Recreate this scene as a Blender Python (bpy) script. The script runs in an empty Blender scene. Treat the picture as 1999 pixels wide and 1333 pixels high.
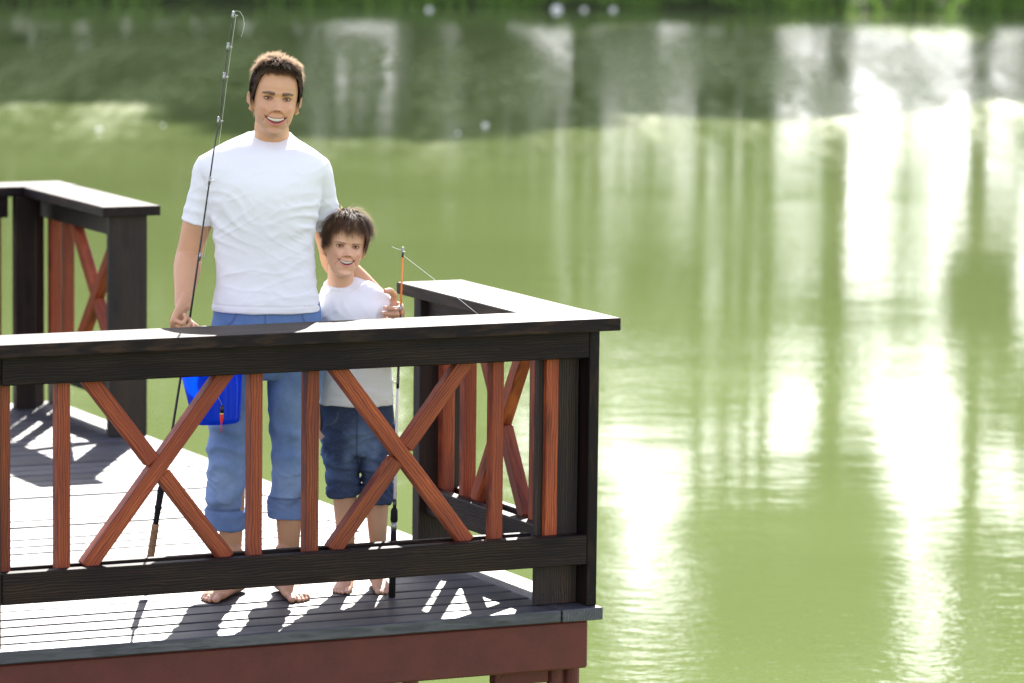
import bpy, bmesh, math, random
import numpy as np
from mathutils import Vector, Matrix
R = math.radians
SC = bpy.context.scene
COL = SC.collection
random.seed(7)
RNG = np.random.default_rng(11)

# ------------------------------------------------------------------ camera, world, sun
CAM = Vector((-6.4362, -12.8514, 2.6301)); YAW = .443; ROLL = .0113; TILT = .1219
FW = Vector((math.sin(YAW)*math.cos(TILT), math.cos(YAW)*math.cos(TILT), -math.sin(TILT)))
RT = Vector((math.cos(YAW), -math.sin(YAW), 0)); UP = RT.cross(FW)
cr, sr = math.cos(ROLL), math.sin(ROLL)
cam = bpy.data.cameras.new('camera'); co = bpy.data.objects.new('camera', cam); COL.objects.link(co)
M3 = Matrix((RT*cr + UP*sr, UP*cr - RT*sr, -FW)).transposed()
co.matrix_world = Matrix.Translation(CAM) @ M3.to_4x4()
cam.sensor_width = 36; cam.lens = 8717.8/1999*36; cam.clip_start = .5; cam.clip_end = 6000
cam.dof.use_dof = True; cam.dof.focus_distance = 14.4; cam.dof.aperture_fstop = 3.6
SC.camera = co
SUN_AZ = R(30.5); SUN_EL = R(36)          # azimuth clockwise from +Y
world = bpy.data.worlds.new('World'); SC.world = world; world.use_nodes = True
wt = world.node_tree; wt.nodes.clear()
sky = wt.nodes.new('ShaderNodeTexSky'); sky.sky_type = 'NISHITA'; sky.sun_disc = False
sky.sun_elevation = SUN_EL; sky.sun_rotation = SUN_AZ; sky.air_density = 1.0; sky.dust_density = 0.6; sky.ozone_density = 1.0
bg = wt.nodes.new('ShaderNodeBackground'); bg.inputs[1].default_value = .15
wo = wt.nodes.new('ShaderNodeOutputWorld'); hz = wt.nodes.new('ShaderNodeHueSaturation'); hz.inputs['Saturation'].default_value = .55      # a thin white haze over the whole sky
hc = wt.nodes.new('ShaderNodeMix'); hc.data_type = 'RGBA'; hc.blend_type = 'MULTIPLY'; hc.inputs[0].default_value = 1; hc.inputs[7].default_value = (1.06, .96, 1.0, 1)
wt.links.new(sky.outputs[0], hz.inputs['Color']); wt.links.new(hz.outputs[0], hc.inputs[6]); 
cap_ = wt.nodes.new('ShaderNodeVectorMath'); cap_.operation = 'MINIMUM'; cap_.inputs[1].default_value = (6.4, 6.3, 6.3)      # clamps the brightest sky so its reflection in the water burns out less
wt.links.new(hc.outputs[2], cap_.inputs[0]); wt.links.new(cap_.outputs[0], bg.inputs[0]); wt.links.new(bg.outputs[0], wo.inputs[0])
sl = bpy.data.lights.new('sun', 'SUN'); sl.energy = 4.0; sl.angle = R(.5); sl.color = (1, .95, .87)
so = bpy.data.objects.new('sun', sl); COL.objects.link(so)
sd = Vector((math.sin(SUN_AZ)*math.cos(SUN_EL), math.cos(SUN_AZ)*math.cos(SUN_EL), math.sin(SUN_EL)))
so.rotation_euler = sd.to_track_quat('Z', 'Y').to_euler()
SC.view_settings.view_transform = 'Standard'; SC.view_settings.look = 'None'
SC.view_settings.exposure = 1.75; SC.view_settings.gamma = 1
SC.render.engine = 'CYCLES'
SC.cycles.max_bounces = 8; SC.cycles.sample_clamp_indirect = 6; SC.cycles.caustics_reflective = False; SC.cycles.caustics_refractive = False

# ------------------------------------------------------------------ helpers
def tag(o, label=None, cat=None, group=None, kind=None):
    if label: o['label'] = label
    if cat: o['category'] = cat
    if group: o['group'] = group
    if kind: o['kind'] = kind
    return o
def thing(name, loc, label, cat, group=None, rz=0):
    o = bpy.data.objects.new(name, None); COL.objects.link(o); o.location = loc; o.rotation_euler = (0, 0, rz)
    o.empty_display_size = .1
    return tag(o, label, cat, group)
def link_mesh(name, me, mat, parent=None, smooth=False):
    o = bpy.data.objects.new(name, me); COL.objects.link(o)
    if mat:
        me.materials.append(mat)
    if parent: o.parent = parent
    if smooth: me.polygons.foreach_set('use_smooth', [True]*len(me.polygons))
    return o
def mesh_vf(name, V, F):
    me = bpy.data.meshes.new(name)
    V = np.asarray(V, dtype=np.float32)
    me.from_pydata([tuple(v) for v in V.tolist()], [], F if isinstance(F, list) else F.tolist())
    me.update()
    return me

# ------------------------------------------------------------------ node helper
class NT:
    def __init__(s, name):
        s.m = bpy.data.materials.new(name); s.m.use_nodes = True; s.t = s.m.node_tree
        s.b = s.t.nodes['Principled BSDF']; s.out = s.t.nodes['Material Output']
    def n(s, typ, **k):
        nd = s.t.nodes.new(typ)
        for a, b in k.items():
            if a.startswith('i_'): nd.inputs[int(a[2:])].default_value = b
            else: setattr(nd, a, b)
        return nd
    def l(s, a, b): s.t.links.new(a, b)
    def attr(s, nm): 
        return s.n('ShaderNodeAttribute', attribute_name=nm)
    def mapv(s, vec, sc, loc=(0, 0, 0)):
        m = s.n('ShaderNodeMapping'); m.inputs['Scale'].default_value = sc; m.inputs['Location'].default_value = loc
        s.l(vec, m.inputs['Vector']); return m.outputs[0]
    def noise(s, vec, scale=5, detail=4, rough=.55, dist=0):
        n = s.n('ShaderNodeTexNoise'); n.inputs['Scale'].default_value = scale; n.inputs['Detail'].default_value = detail
        n.inputs['Roughness'].default_value = rough; n.inputs['Distortion'].default_value = dist
        s.l(vec, n.inputs['Vector']); return n.outputs['Fac']
    def ramp(s, fac, stops):
        r = s.n('ShaderNodeValToRGB'); e = r.color_ramp.elements
        while len(e) < len(stops): e.new(.5)
        for el, (p, c) in zip(e, stops):
            el.position = p; el.color = (*c, 1) if len(c) == 3 else c
        s.l(fac, r.inputs[0]); return r.outputs[0]
    def mix(s, fac, a, b, mode='MIX'):
        m = s.n('ShaderNodeMix', data_type='RGBA', blend_type=mode)
        for inp, v in ((m.inputs[0], fac), (m.inputs[6], a), (m.inputs[7], b)):
            if isinstance(v, (int, float)): inp.default_value = v
            elif isinstance(v, tuple): inp.default_value = (*v, 1) if len(v) == 3 else v
            else: s.l(v, inp)
        return m.outputs[2]
    def math(s, op, a, b=None):
        m = s.n('ShaderNodeMath', operation=op)
        for i, v in enumerate((a, b)):
            if v is None: continue
            if isinstance(v, (int, float)): m.inputs[i].default_value = v
            else: s.l(v, m.inputs[i])
        return m.outputs[0]
    def maprange(s, v, a, b, c, d):
        m = s.n('ShaderNodeMapRange'); s.l(v, m.inputs[0])
        for i, x in enumerate((a, b, c, d)): m.inputs[i+1].default_value = x
        return m.outputs[0]
    def bump(s, h, strength=.3, dist=.01, normal=None):
        b = s.n('ShaderNodeBump'); b.inputs['Strength'].default_value = strength; b.inputs['Distance'].default_value = dist
        s.l(h, b.inputs['Height'])
        if normal is not None: s.l(normal, b.inputs['Normal'])
        return b.outputs[0]
    def set(s, **k):
        names = dict(base='Base Color', rough='Roughness', spec='Specular IOR Level', normal='Normal', metal='Metallic', ior='IOR',
                     sss='Subsurface Weight', alpha='Alpha', trans='Transmission Weight', coat='Coat Weight', coatr='Coat Roughness', sheen='Sheen Weight')
        for a, v in k.items():
            i = s.b.inputs[names[a]]
            if isinstance(v, (int, float)): i.default_value = v
            elif isinstance(v, tuple): i.default_value = (*v, 1) if len(v) == 3 else v
            else: s.l(v, i)
        return s

def wood(name, dark, mid, light, rough=(.38, .6), bump=.25, grain=1.0, knots=True, spec=.5, blotch=None):
    N = NT(name); g = N.attr('gc').outputs['Vector']
    # long wavy grain lines
    gv = N.mapv(g, (1.2, 26*grain, 26*grain))
    warp = N.noise(N.mapv(g, (1.3, 7, 7)), 2.0, 3, .5)
    n1 = N.noise(gv, 1.6, 5, .6, .8)
    rings = N.n('ShaderNodeTexWave', wave_type='BANDS', bands_direction='Y')
    rings.inputs['Scale'].default_value = 9; rings.inputs['Distortion'].default_value = 9; rings.inputs['Detail'].default_value = 3
    rings.inputs['Detail Scale'].default_value = .9
    N.l(N.mapv(g, (.8, 4, 4)), rings.inputs['Vector'])
    f = N.math('ADD', N.math('MULTIPLY', n1, .6), N.math('MULTIPLY', rings.outputs['Fac'], .28))
    f = N.math('ADD', f, N.math('MULTIPLY', warp, .18))
    c = N.ramp(f, [(.30, dark), (.52, mid), (.78, light)])
    big = N.noise(N.mapv(g, (1.5, 4, 4)), 1.7, 3, .5)
    c = N.mix(N.maprange(big, .35, .7, 0, .65), c, blotch or dark)
    if knots:
        v = N.n('ShaderNodeTexVoronoi'); v.inputs['Scale'].default_value = 1.0
        N.l(N.mapv(g, (2.2, 9, 9)), v.inputs['Vector'])
        k = N.maprange(v.outputs['Distance'], .06, .2, 1, 0)
        c = N.mix(N.math('MULTIPLY', k, .8), c, tuple(x*.35 for x in dark))
    oi = N.n('ShaderNodeObjectInfo'); hv = N.n('ShaderNodeHueSaturation'); N.l(c, hv.inputs['Color']); N.l(N.maprange(oi.outputs['Random'], 0, 1, .72, 1.32), hv.inputs['Value']); c = hv.outputs[0]
    N.set(base=c, rough=N.maprange(big, .3, .7, rough[0], rough[1]), spec=spec)
    N.set(normal=N.bump(f, bump, .004))
    return N.m

M_DARK = wood('dark_stained_wood', (.004, .003, .0035), (.011, .006, .0045), (.040, .021, .012), (.42, .6), .25, spec=.15, blotch=(.006, .0055, .007))
M_POST = wood('dark_brown_post_wood', (.005, .0035, .0035), (.022, .013, .008), (.060, .032, .016), (.5, .65), .3, spec=.3, blotch=(.014, .012, .014))
M_DECK = wood('deck_board_wood', (.016, .018, .024), (.038, .040, .050), (.085, .085, .095), (.42, .56), .55, spec=.55, knots=False)
M_RED = wood('red_stained_wood', (.085, .015, .007), (.21, .038, .010), (.34, .085, .022), (.5, .65), .3, spec=.35, blotch=(.12, .020, .010))
N = NT('painted_red_beam'); tc = N.n('ShaderNodeTexCoord').outputs['Object']
nn = N.noise(tc, 9, 5, .6); n2 = N.noise(tc, 160, 2, .6)
N.set(base=N.ramp(nn, [(.3, (.070, .015, .011)), (.7, (.098, .021, .015))]), rough=.6, spec=.35, normal=N.bump(N.math('ADD', n2, nn), .25, .003)); M_FASCIA = N.m

_seed = [0]
def board_bm(bm, a, b, wdir, w, t, bev=.003, layer=None):
    """a board whose centre line runs a->b, w wide along wdir, t thick across"""
    a = Vector(a); b = Vector(b); d = (b-a); L = d.length; d.normalize()
    wv = Vector(wdir); wv = (wv - d*wv.dot(d)).normalized(); tv = d.cross(wv)
    vs = []
    for s in (0, L):
        for i, j in ((-1, -1), (1, -1), (1, 1), (-1, 1)):
            vs.append(bm.verts.new(a + d*s + wv*(i*w/2) + tv*(j*t/2)))
    fs = [(3, 2, 1, 0), (4, 5, 6, 7), (0, 1, 5, 4), (1, 2, 6, 5), (2, 3, 7, 6), (3, 0, 4, 7)]
    F = [bm.faces.new([vs[i] for i in f]) for f in fs]
    es = set(e for f in F for e in f.edges)
    if bev: bmesh.ops.bevel(bm, geom=list(es), offset=bev, segments=1, affect='EDGES', profile=.5)
    return a, d, wv, tv
def board(name, mat, parent, a, b, wdir, w, t, bev=.003, smooth=False):
    bm = bmesh.new(); a_, d, wv, tv = board_bm(bm, a, b, wdir, w, t, bev)
    bmesh.ops.recalc_face_normals(bm, faces=bm.faces)
    me = bpy.data.meshes.new(name); bm.to_mesh(me); bm.free()
    _seed[0] += 1; rs = random.Random(_seed[0]); off = (rs.uniform(0, 50), rs.uniform(0, 50), rs.uniform(0, 50))
    at = me.attributes.new('gc', 'FLOAT_VECTOR', 'POINT'); buf = []
    for v in me.vertices:
        p = v.co - a_; buf += [p.dot(d)+off[0], p.dot(wv)+off[1], p.dot(tv)+off[2]]
    at.data.foreach_set('vector', buf)
    return link_mesh(name, me, mat, parent)
def cyl_mesh(p0, p1, r0, r1, n=12, V=None, F=None):
    V = [] if V is None else V; F = [] if F is None else F
    p0 = Vector(p0); p1 = Vector(p1); d = (p1-p0).normalized(); u = d.orthogonal().normalized(); v = d.cross(u); o = len(V)
    for p, r in ((p0, r0), (p1, r1)):
        for k in range(n):
            a = 2*math.pi*k/n; V.append(tuple(p + u*(math.cos(a)*r) + v*(math.sin(a)*r)))
    for k in range(n): F.append((o+k, o+(k+1) % n, o+n+(k+1) % n, o+n+k))
    F.append(tuple(o+k for k in range(n))[::-1]); F.append(tuple(o+n+k for k in range(n)))
    return V, F
def polytube(pts, rad, n=8):
    """closed tube along pts; rad a number or list"""
    pts = [Vector(p) for p in pts]; V = []; F = []; m = len(pts)
    if not hasattr(rad, '__len__'): rad = [rad]*m
    t = (pts[1]-pts[0]).normalized(); u = t.orthogonal().normalized()
    for i, p in enumerate(pts):
        t2 = (pts[min(i+1, m-1)]-pts[max(i-1, 0)]).normalized(); u = (u - t2*u.dot(t2)).normalized(); v = t2.cross(u)
        for k in range(n):
            a = 2*math.pi*k/n; V.append(tuple(p + (u*math.cos(a) + v*math.sin(a))*rad[i]))
    for i in range(m-1):
        for k in range(n): F.append((i*n+k, i*n+(k+1) % n, (i+1)*n+(k+1) % n, (i+1)*n+k))
    F.append(tuple(range(n))[::-1]); F.append(tuple((m-1)*n+k for k in range(n)))
    return V, F
def tube_obj(name, mat, parent, pts, rad, n=8, smooth=True):
    V, F = polytube(pts, rad, n); return link_mesh(name, mesh_vf(name, V, F), mat, parent, smooth)
def simple(name, base, rough=.5, spec=.5, metal=0, **k):
    N = NT(name); N.set(base=base, rough=rough, spec=spec, metal=metal, **k); return N.m
# ------------------------------------------------------------------ deck
deck = thing('wooden_deck', (0, 0, 0), 'dark wooden deck of long boards on a red beam over the green water', 'deck')
XL = -7.5; YB = 5.32
ys = [0, .119, .247, .374, .502, .638]
while ys[-1] < YB-.2: ys.append(ys[-1] + random.choice((.125, .13, .135)))
ys.append(YB-.145)
gaps = [.011, .022, .006, .022, .008, .014]
for i in range(len(ys)-1):
    g = gaps[i] if i < len(gaps) else random.choice((.008, .013, .022, .010))
    y0, y1 = ys[i], ys[i+1]-g
    dz = random.uniform(-.0015, .0015)
    # two lengths per row, the butt joint out at a different place each row
    xj = random.uniform(-5.6, -3.2)
    for xa, xb in ((XL, xj-.002), (xj+.002, -.149)):
        board('deck_board', M_DECK, deck, (xa, (y0+y1)/2, -.02+dz), (xb, (y0+y1)/2, -.02+dz), (0, 1, 0), y1-y0, .04, .004)
board('border_board', M_DECK, deck, (-.0725, -.004, -.021), (-.0725, YB, -.021), (1, 0, 0), .145, .041, .003)
board('border_board', M_DECK, deck, (XL, YB-.072, -.0215), (-.149, YB-.072, -.0215), (0, 1, 0), .135, .041, .003)
board('fascia_beam', M_FASCIA, deck, (XL, .045, -.124), (-.042, .045, -.124), (0, 0, 1), .158, .05, .006)
for yy in (1.3, 2.6, 3.9, 5.2):
    board('fascia_beam', M_FASCIA, deck, (XL, yy, -.124), (-.06, yy, -.124), (0, 0, 1), .158, .05, .004)
board('side_beam', M_FASCIA, deck, (-.085, .075, -.13), (-.085, YB-.05, -.13), (0, 0, 1), .145, .045, .004)
for x in (-.113, -.053):
    V, F = cyl_mesh((x, .12, -1.9), (x, .12, -.205), .027, .027, 16); o = link_mesh('support_post', mesh_vf('support_post', V, F), M_FASCIA, deck)
board('bracket', M_FASCIA, deck, (-.32, .12, -.225), (-.145, .12, -.43), (1, 0, 1), .05, .05, .004)
board('bracket', M_FASCIA, deck, (-.34, .12, -.232), (-.146, .12, -.232), (0, 0, 1), .05, .048, .004)
for x, y in ((-2.1, .12), (-4.2, .12), (-.08, 1.3), (-.08, 2.6), (-.08, 3.9), (-.08, 5.2), (-2.1, 2.6), (-4.2, 2.6), (-2.1, 5.2), (-4.2, 5.2)):
    V, F = cyl_mesh((x, y+.055, -1.9), (x, y+.055, -.045), .03, .03, 12); link_mesh('support_post', mesh_vf('support_post', V, F), M_FASCIA, deck)

# ------------------------------------------------------------------ railings
Z0, Z1 = .14, .24          # lower beam
U0, U1 = .818, .909        # upper beam
CT = .95                   # cap top
def brace_pair(parent, P, Q, first_front, off, axis):
    """diagonal cross between two bays: P,Q = along-rail coordinates; off = (front face, thickness)"""
    f0, t = off; za, zb = Z1-.004, U0+.004
    w = .046
    def pt(s, z, c): return (s, c, z) if axis == 'x' else (c, s, z)
    wd = (1, 0, .6) if axis == 'x' else (0, 1, .6)
    for k, (s0, s1) in enumerate(((P, Q), (Q, P))):
        front = (k == 0) == first_front
        c = f0 + t/2 if front else f0 + t/2 + .004*(1 if t > 0 else -1)
        tt = abs(t) if front else abs(t)-.004
        m = .5
        a, b = Vector(pt(s0, za, c)), Vector(pt(s1, zb, c))
        if front:
            board('cross_brace', M_RED, parent, a, b, wd, w, tt)
        else:  # the halved brace: two pieces butting against the full one
            mid = (a+b)/2; d = (b-a).normalized(); g = w*.56
            board('cross_brace', M_RED, parent, a, mid-d*g, wd, w, tt)
            board('cross_brace', M_RED, parent, mid+d*g, b, wd, w, tt)
def nails(parent, pts, r=.0035):
    for p, d in pts:
        V, F = [], []; p = Vector(p); d = Vector(d); cyl_mesh(p-d*.004, p+d*.0006, r, r, 8, V, F)
        link_mesh('nail_head', mesh_vf('nail_head', V, F), M_NAIL, parent)
M_NAIL = simple('nail_metal', (.01, .01, .012), .5, .5, .6)
M_BOLT = M_NAIL

fr = thing('wooden_railing', (-1.0, .1, 0), 'long front wooden railing nearest the camera, with red crosses and a wide cap', 'railing', 'railings round the deck')
def loc(par, *ps):   # world -> local of an unrotated parent
    return [tuple(Vector(p)-par.location) for p in ps]
class RailBuilder:
    def __init__(s, root): s.r = root; s.o = root.location.copy()
    def b(s, name, mat, a, b, wd, w, t, bev=.003):
        a = Vector(a)-s.o; b = Vector(b)-s.o; return board(name, mat, s.r, a, b, wd, w, t, bev)
rb = RailBuilder(fr)
# cap, beams
rb.b('rail_cap', M_DARK, (XL, .1045, .93), (.042, .1045, .93), (0, 1, 0), .251, .041, .003)
for x0, x1 in ((XL, -2.088), (-2.047, -.0445)):
    rb.b('upper_beam', M_DARK, (x0, .0525, (U0+U1)/2), (x1, .0525, (U0+U1)/2), (0, 0, 1), U1-U0, .044)
    rb.b('lower_beam', M_DARK, (x0, .0525, (Z0+Z1)/2-.003), (x1, .0525, (Z0+Z1)/2-.003), (0, 0, 1), Z1-Z0-.002, .044)
    rb.b('upper_beam', M_DARK, (x0, .146, (U0+U1)/2), (x1-.155, .146, (U0+U1)/2), (0, 0, 1), U1-U0, .03)
    rb.b('lower_beam', M_DARK, (x0, .146, (Z0+Z1)/2-.003), (x1-.155, .146, (Z0+Z1)/2-.003), (0, 0, 1), Z1-Z0-.002, .03)
def balus(root, x, y, w=.042, d=.046, zb=Z1-.03, zt=U0+.04):
    o = root.location
    board('baluster', M_RED, root, Vector((x, y, zb))-o, Vector((x, y, zt))-o, (1, 0, 0), w, d, .0025)
YBAL = .103
for xa, xb in ((-2.045, -2.003), (-1.851, -1.808), (-1.209, -1.167), (-1.018, -.974), (-.367, -.327)):
    balus(fr, (xa+xb)/2, YBAL, xb-xa)
balus(fr, -.154, .0885, .044, .025)
for xa, xb in ((-2.132, -2.09), (-2.33, -2.287), (-2.97, -2.93), (-3.16, -3.12), (-3.81, -3.77), (-4.0, -3.96)):
    balus(fr, (xa+xb)/2, YBAL, xb-xa)
def fpair(P, Q, ff):
    o = fr.location
    za, zb = Z1-.012, U0+.012
    for k in (0, 1):
        x0, x1 = (P, Q) if k == 0 else (Q, P)
        front = (k == 0) == ff
        a = Vector((x0, YBAL+(0 if front else .002), za))-o; b = Vector((x1, YBAL+(0 if front else .002), zb))-o
        tt = .046 if front else .041
        if front: board('cross_brace', M_RED, fr, a, b, (1, 0, -.7), .05, tt)
        else:
            mid = (a+b)/2; d = (b-a).normalized(); g = .0262
            board('cross_brace', M_RED, fr, a, mid-d*g, (1, 0, -.7), .05, tt); board('cross_brace', M_RED, fr, mid+d*g, b, (1, 0, -.7), .05, tt)
fpair(-1.750, -1.280, True)      # left cross: '/' unbroken
fpair(-.918, -.448, False)       # right cross: '\' unbroken
fpair(-2.86, -2.40, True); fpair(-3.70, -3.24, True)
# posts
rb.b('post', M_POST, (-2.0715, .05, 0), (-2.0715, .05, U1), (1, 0, 0), .038, .044, .003)
rb.b('post', M_POST, (-4.1, .05, 0), (-4.1, .05, U1), (1, 0, 0), .038, .044, .003)
rb.b('corner_post_board', M_DARK, (-.0262, .115, 0), (-.0262, .115, U1), (0, 1, 0), .172, .035, .003)
rb.b('corner_post_board', M_POST, (-.1205, .1155, 0), (-.1205, .1155, U1-.002), (1, 0, 0), .149, .028, .003)
def at(rt, *pts): return [(Vector(p)-rt.location, Vector(d)) for p, d in pts]
nails(fr, at(fr, ((-.17, .101, .035), (0, -1, 0)), ((-.135, .101, .035), (0, -1, 0)), ((-.09, .101, .036), (0, -1, 0)), ((-.036, .029, .03), (0, -1, 0)), ((-.02, .029, .042), (0, -1, 0)),
      ((-.03, .029, .885), (0, -1, 0)), ((-.065, .0305, .88), (0, -1, 0)), ((-.068, .0305, .842), (0, -1, 0)), ((-.075, .0305, .215), (0, -1, 0)), ((-.9, .0305, .86), (0, -1, 0)), ((-1.9, .0305, .87), (0, -1, 0)),
      ((-.3, .06, .9505), (0, 0, 1)), ((-.2, .13, .9505), (0, 0, 1)), ((-1.35, .06, .9505), (0, 0, 1)), ((-1.6, .12, .9505), (0, 0, 1))))

def side_rail(root, Ya, Yb, b_list, cross, cap0, cap1, xs=.0):
    r2 = RailBuilder(root)
    r2.b('rail_cap', M_DARK, (-.0845+xs, cap0, .9295), (-.0845+xs, cap1, .9295), (1, 0, 0), .250, .04, .003)
    for x, t in ((-.1, .042), (-.012, .03)):
        r2.b('upper_beam', M_DARK, (x, Ya, (U0+U1)/2-.001), (x, Yb, (U0+U1)/2-.001), (0, 0, 1), U1-U0-.002, t)
        r2.b('lower_beam', M_DARK, (x, Ya, (Z0+Z1)/2-.003), (x, Yb, (Z0+Z1)/2-.003), (0, 0, 1), Z1-Z0-.004, t)
    xb = -.053; o = root.location
    for y in b_list: board('baluster', M_RED, root, Vector((xb, y, Z1-.03))-o, Vector((xb, y, U0+.04))-o, (1, 0, 0), .046, .042, .0025)
    P, Q = cross; za, zb = Z1-.012, U0+.012
    for k, (s0, s1) in enumerate(((P, Q), (Q, P))):
        a = Vector((xb, s0, za))-o; b = Vector((xb, s1, zb))-o
        if k == 0: board('cross_brace', M_RED, root, a, b, (0, 1, -.7), .05, .046)
        else:
            mid = (a+b)/2; d = (b-a).normalized(); g = .027
            board('cross_brace', M_RED, root, a, mid-d*g, (0, 1, -.7), .05, .042); board('cross_brace', M_RED, root, mid+d*g, b, (0, 1, -.7), .05, .042)
sr1 = thing('wooden_railing', (-.08, .7, 0), 'short side railing running back from the near right corner, ending at a free post', 'railing', 'railings round the deck')
side_rail(sr1, .205, 1.148, (1.127, .948, .395, .245), (.86, .47), .2315, 1.213)
RailBuilder(sr1).b('end_post_board', M_POST, (-.0665, 1.178, 0), (-.0665, 1.178, U1), (1, 0, 0), .158, .056, .003)
sr2 = thing('wooden_railing', (-.08, 4.6, 0), 'short far side railing with a broad dark purple post at its near end', 'railing', 'railings round the deck')
side_rail(sr2, 4.235, 5.175, (5.185, 5.015, 4.30), (4.93, 4.37), 4.155, 5.139)
RailBuilder(sr2).b('end_post_board', M_POST, (-.083, 4.217, 0), (-.083, 4.217, U1), (1, 0, 0), .166, .032, .003)
bk = thing('wooden_railing', (-2, 5.2, 0), 'back railing at the left edge, behind the far corner post', 'railing', 'railings round the deck')
rbk = RailBuilder(bk)
rbk.b('rail_cap', M_DARK, (XL, 5.265, .93), (.042, 5.265, .93), (0, 1, 0), .249, .041, .003)
for zz in ((U0+U1)/2-.001, (Z0+Z1)/2-.003):
    rbk.b('beam', M_DARK, (XL, 5.2, zz), (-.262, 5.2, zz), (0, 0, 1), .09, .042)
    rbk.b('beam', M_DARK, (XL, 5.29, zz), (-.262, 5.29, zz), (0, 0, 1), .09, .03)
rbk.b('corner_post_board', M_DARK, (-.205, 5.14, 0), (-.205, 5.14, U1), (1, 0, 0), .09, .05, .003)
rbk.b('corner_post_board', M_POST, (-.12, 5.25, 0), (-.12, 5.25, U1), (1, 0, 0), .074, .04, .003)
rbk.b('corner_post_board', M_POST, (-.03, 5.25, 0), (-.03, 5.25, U1), (0, 1, 0), .08, .035, .003)
for x in (-.30, -.52, -1.1, -1.3, -1.95, -2.15, -2.8, -3.0): balus(bk, x, 5.243, .042, .044)
for P, Q in ((-1.03, -.6), (-1.88, -1.4), (-2.7, -2.24)):
    o = bk.location
    board('cross_brace', M_RED, bk, Vector((P, 5.243, Z1-.012))-o, Vector((Q, 5.243, U0+.012))-o, (1, 0, -.7), .05, .042)
    mid = Vector(((P+Q)/2, 5.243, (Z1+U0)/2)); a = Vector((Q, 5.243, Z1-.012)); b = Vector((P, 5.243, U0+.012)); d = (b-a).normalized()
    board('cross_brace', M_RED, bk, a-o, mid-d*.027-o, (1, 0, -.7), .05, .04); board('cross_brace', M_RED, bk, mid+d*.027-o, b-o, (1, 0, -.7), .05, .04)
# ------------------------------------------------------------------ people toolkit
def hash3(i, j, k, s=0):
    n = (i.astype(np.int64)*73856093) ^ (j.astype(np.int64)*19349663) ^ (k.astype(np.int64)*83492791) ^ (s*2654435761)
    n = (n ^ (n >> 13))*1274126177; n = n ^ (n >> 16)
    return (n & 0xffffff)/float(0xffffff)
def vnoise(P, s=0):
    I = np.floor(P); f = P-I; f = f*f*(3-2*f); I = I.astype(np.int64); r = 0
    for a in (0, 1):
        for b in (0, 1):
            for c in (0, 1):
                w = (f[:, 0] if a else 1-f[:, 0])*(f[:, 1] if b else 1-f[:, 1])*(f[:, 2] if c else 1-f[:, 2])
                r = r + w*hash3(I[:, 0]+a, I[:, 1]+b, I[:, 2]+c, s)
    return r*2-1
def fbm(P, o=3, s=0):
    r = 0; a = 1
    for i in range(o): r = r + a*vnoise(P*2**i+i*7.3, s+i); a *= .5
    return r
def nrm(v):
    v = np.asarray(v, float); return v/np.linalg.norm(v)
def cr_interp(K, m):
    """Catmull-Rom through the rows of K, m samples per span"""
    K = np.asarray(K, float); n = len(K); out = []
    for i in range(n-1):
        p0, p1, p2, p3 = K[max(i-1, 0)], K[i], K[i+1], K[min(i+2, n-1)]
        for t in np.arange(m)/m:
            out.append(.5*((2*p1)+(-p0+p2)*t+(2*p0-5*p1+4*p2-p3)*t*t+(-p0+3*p1-3*p2+p3)*t**3))
    out.append(K[-1]); return np.array(out)
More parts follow.
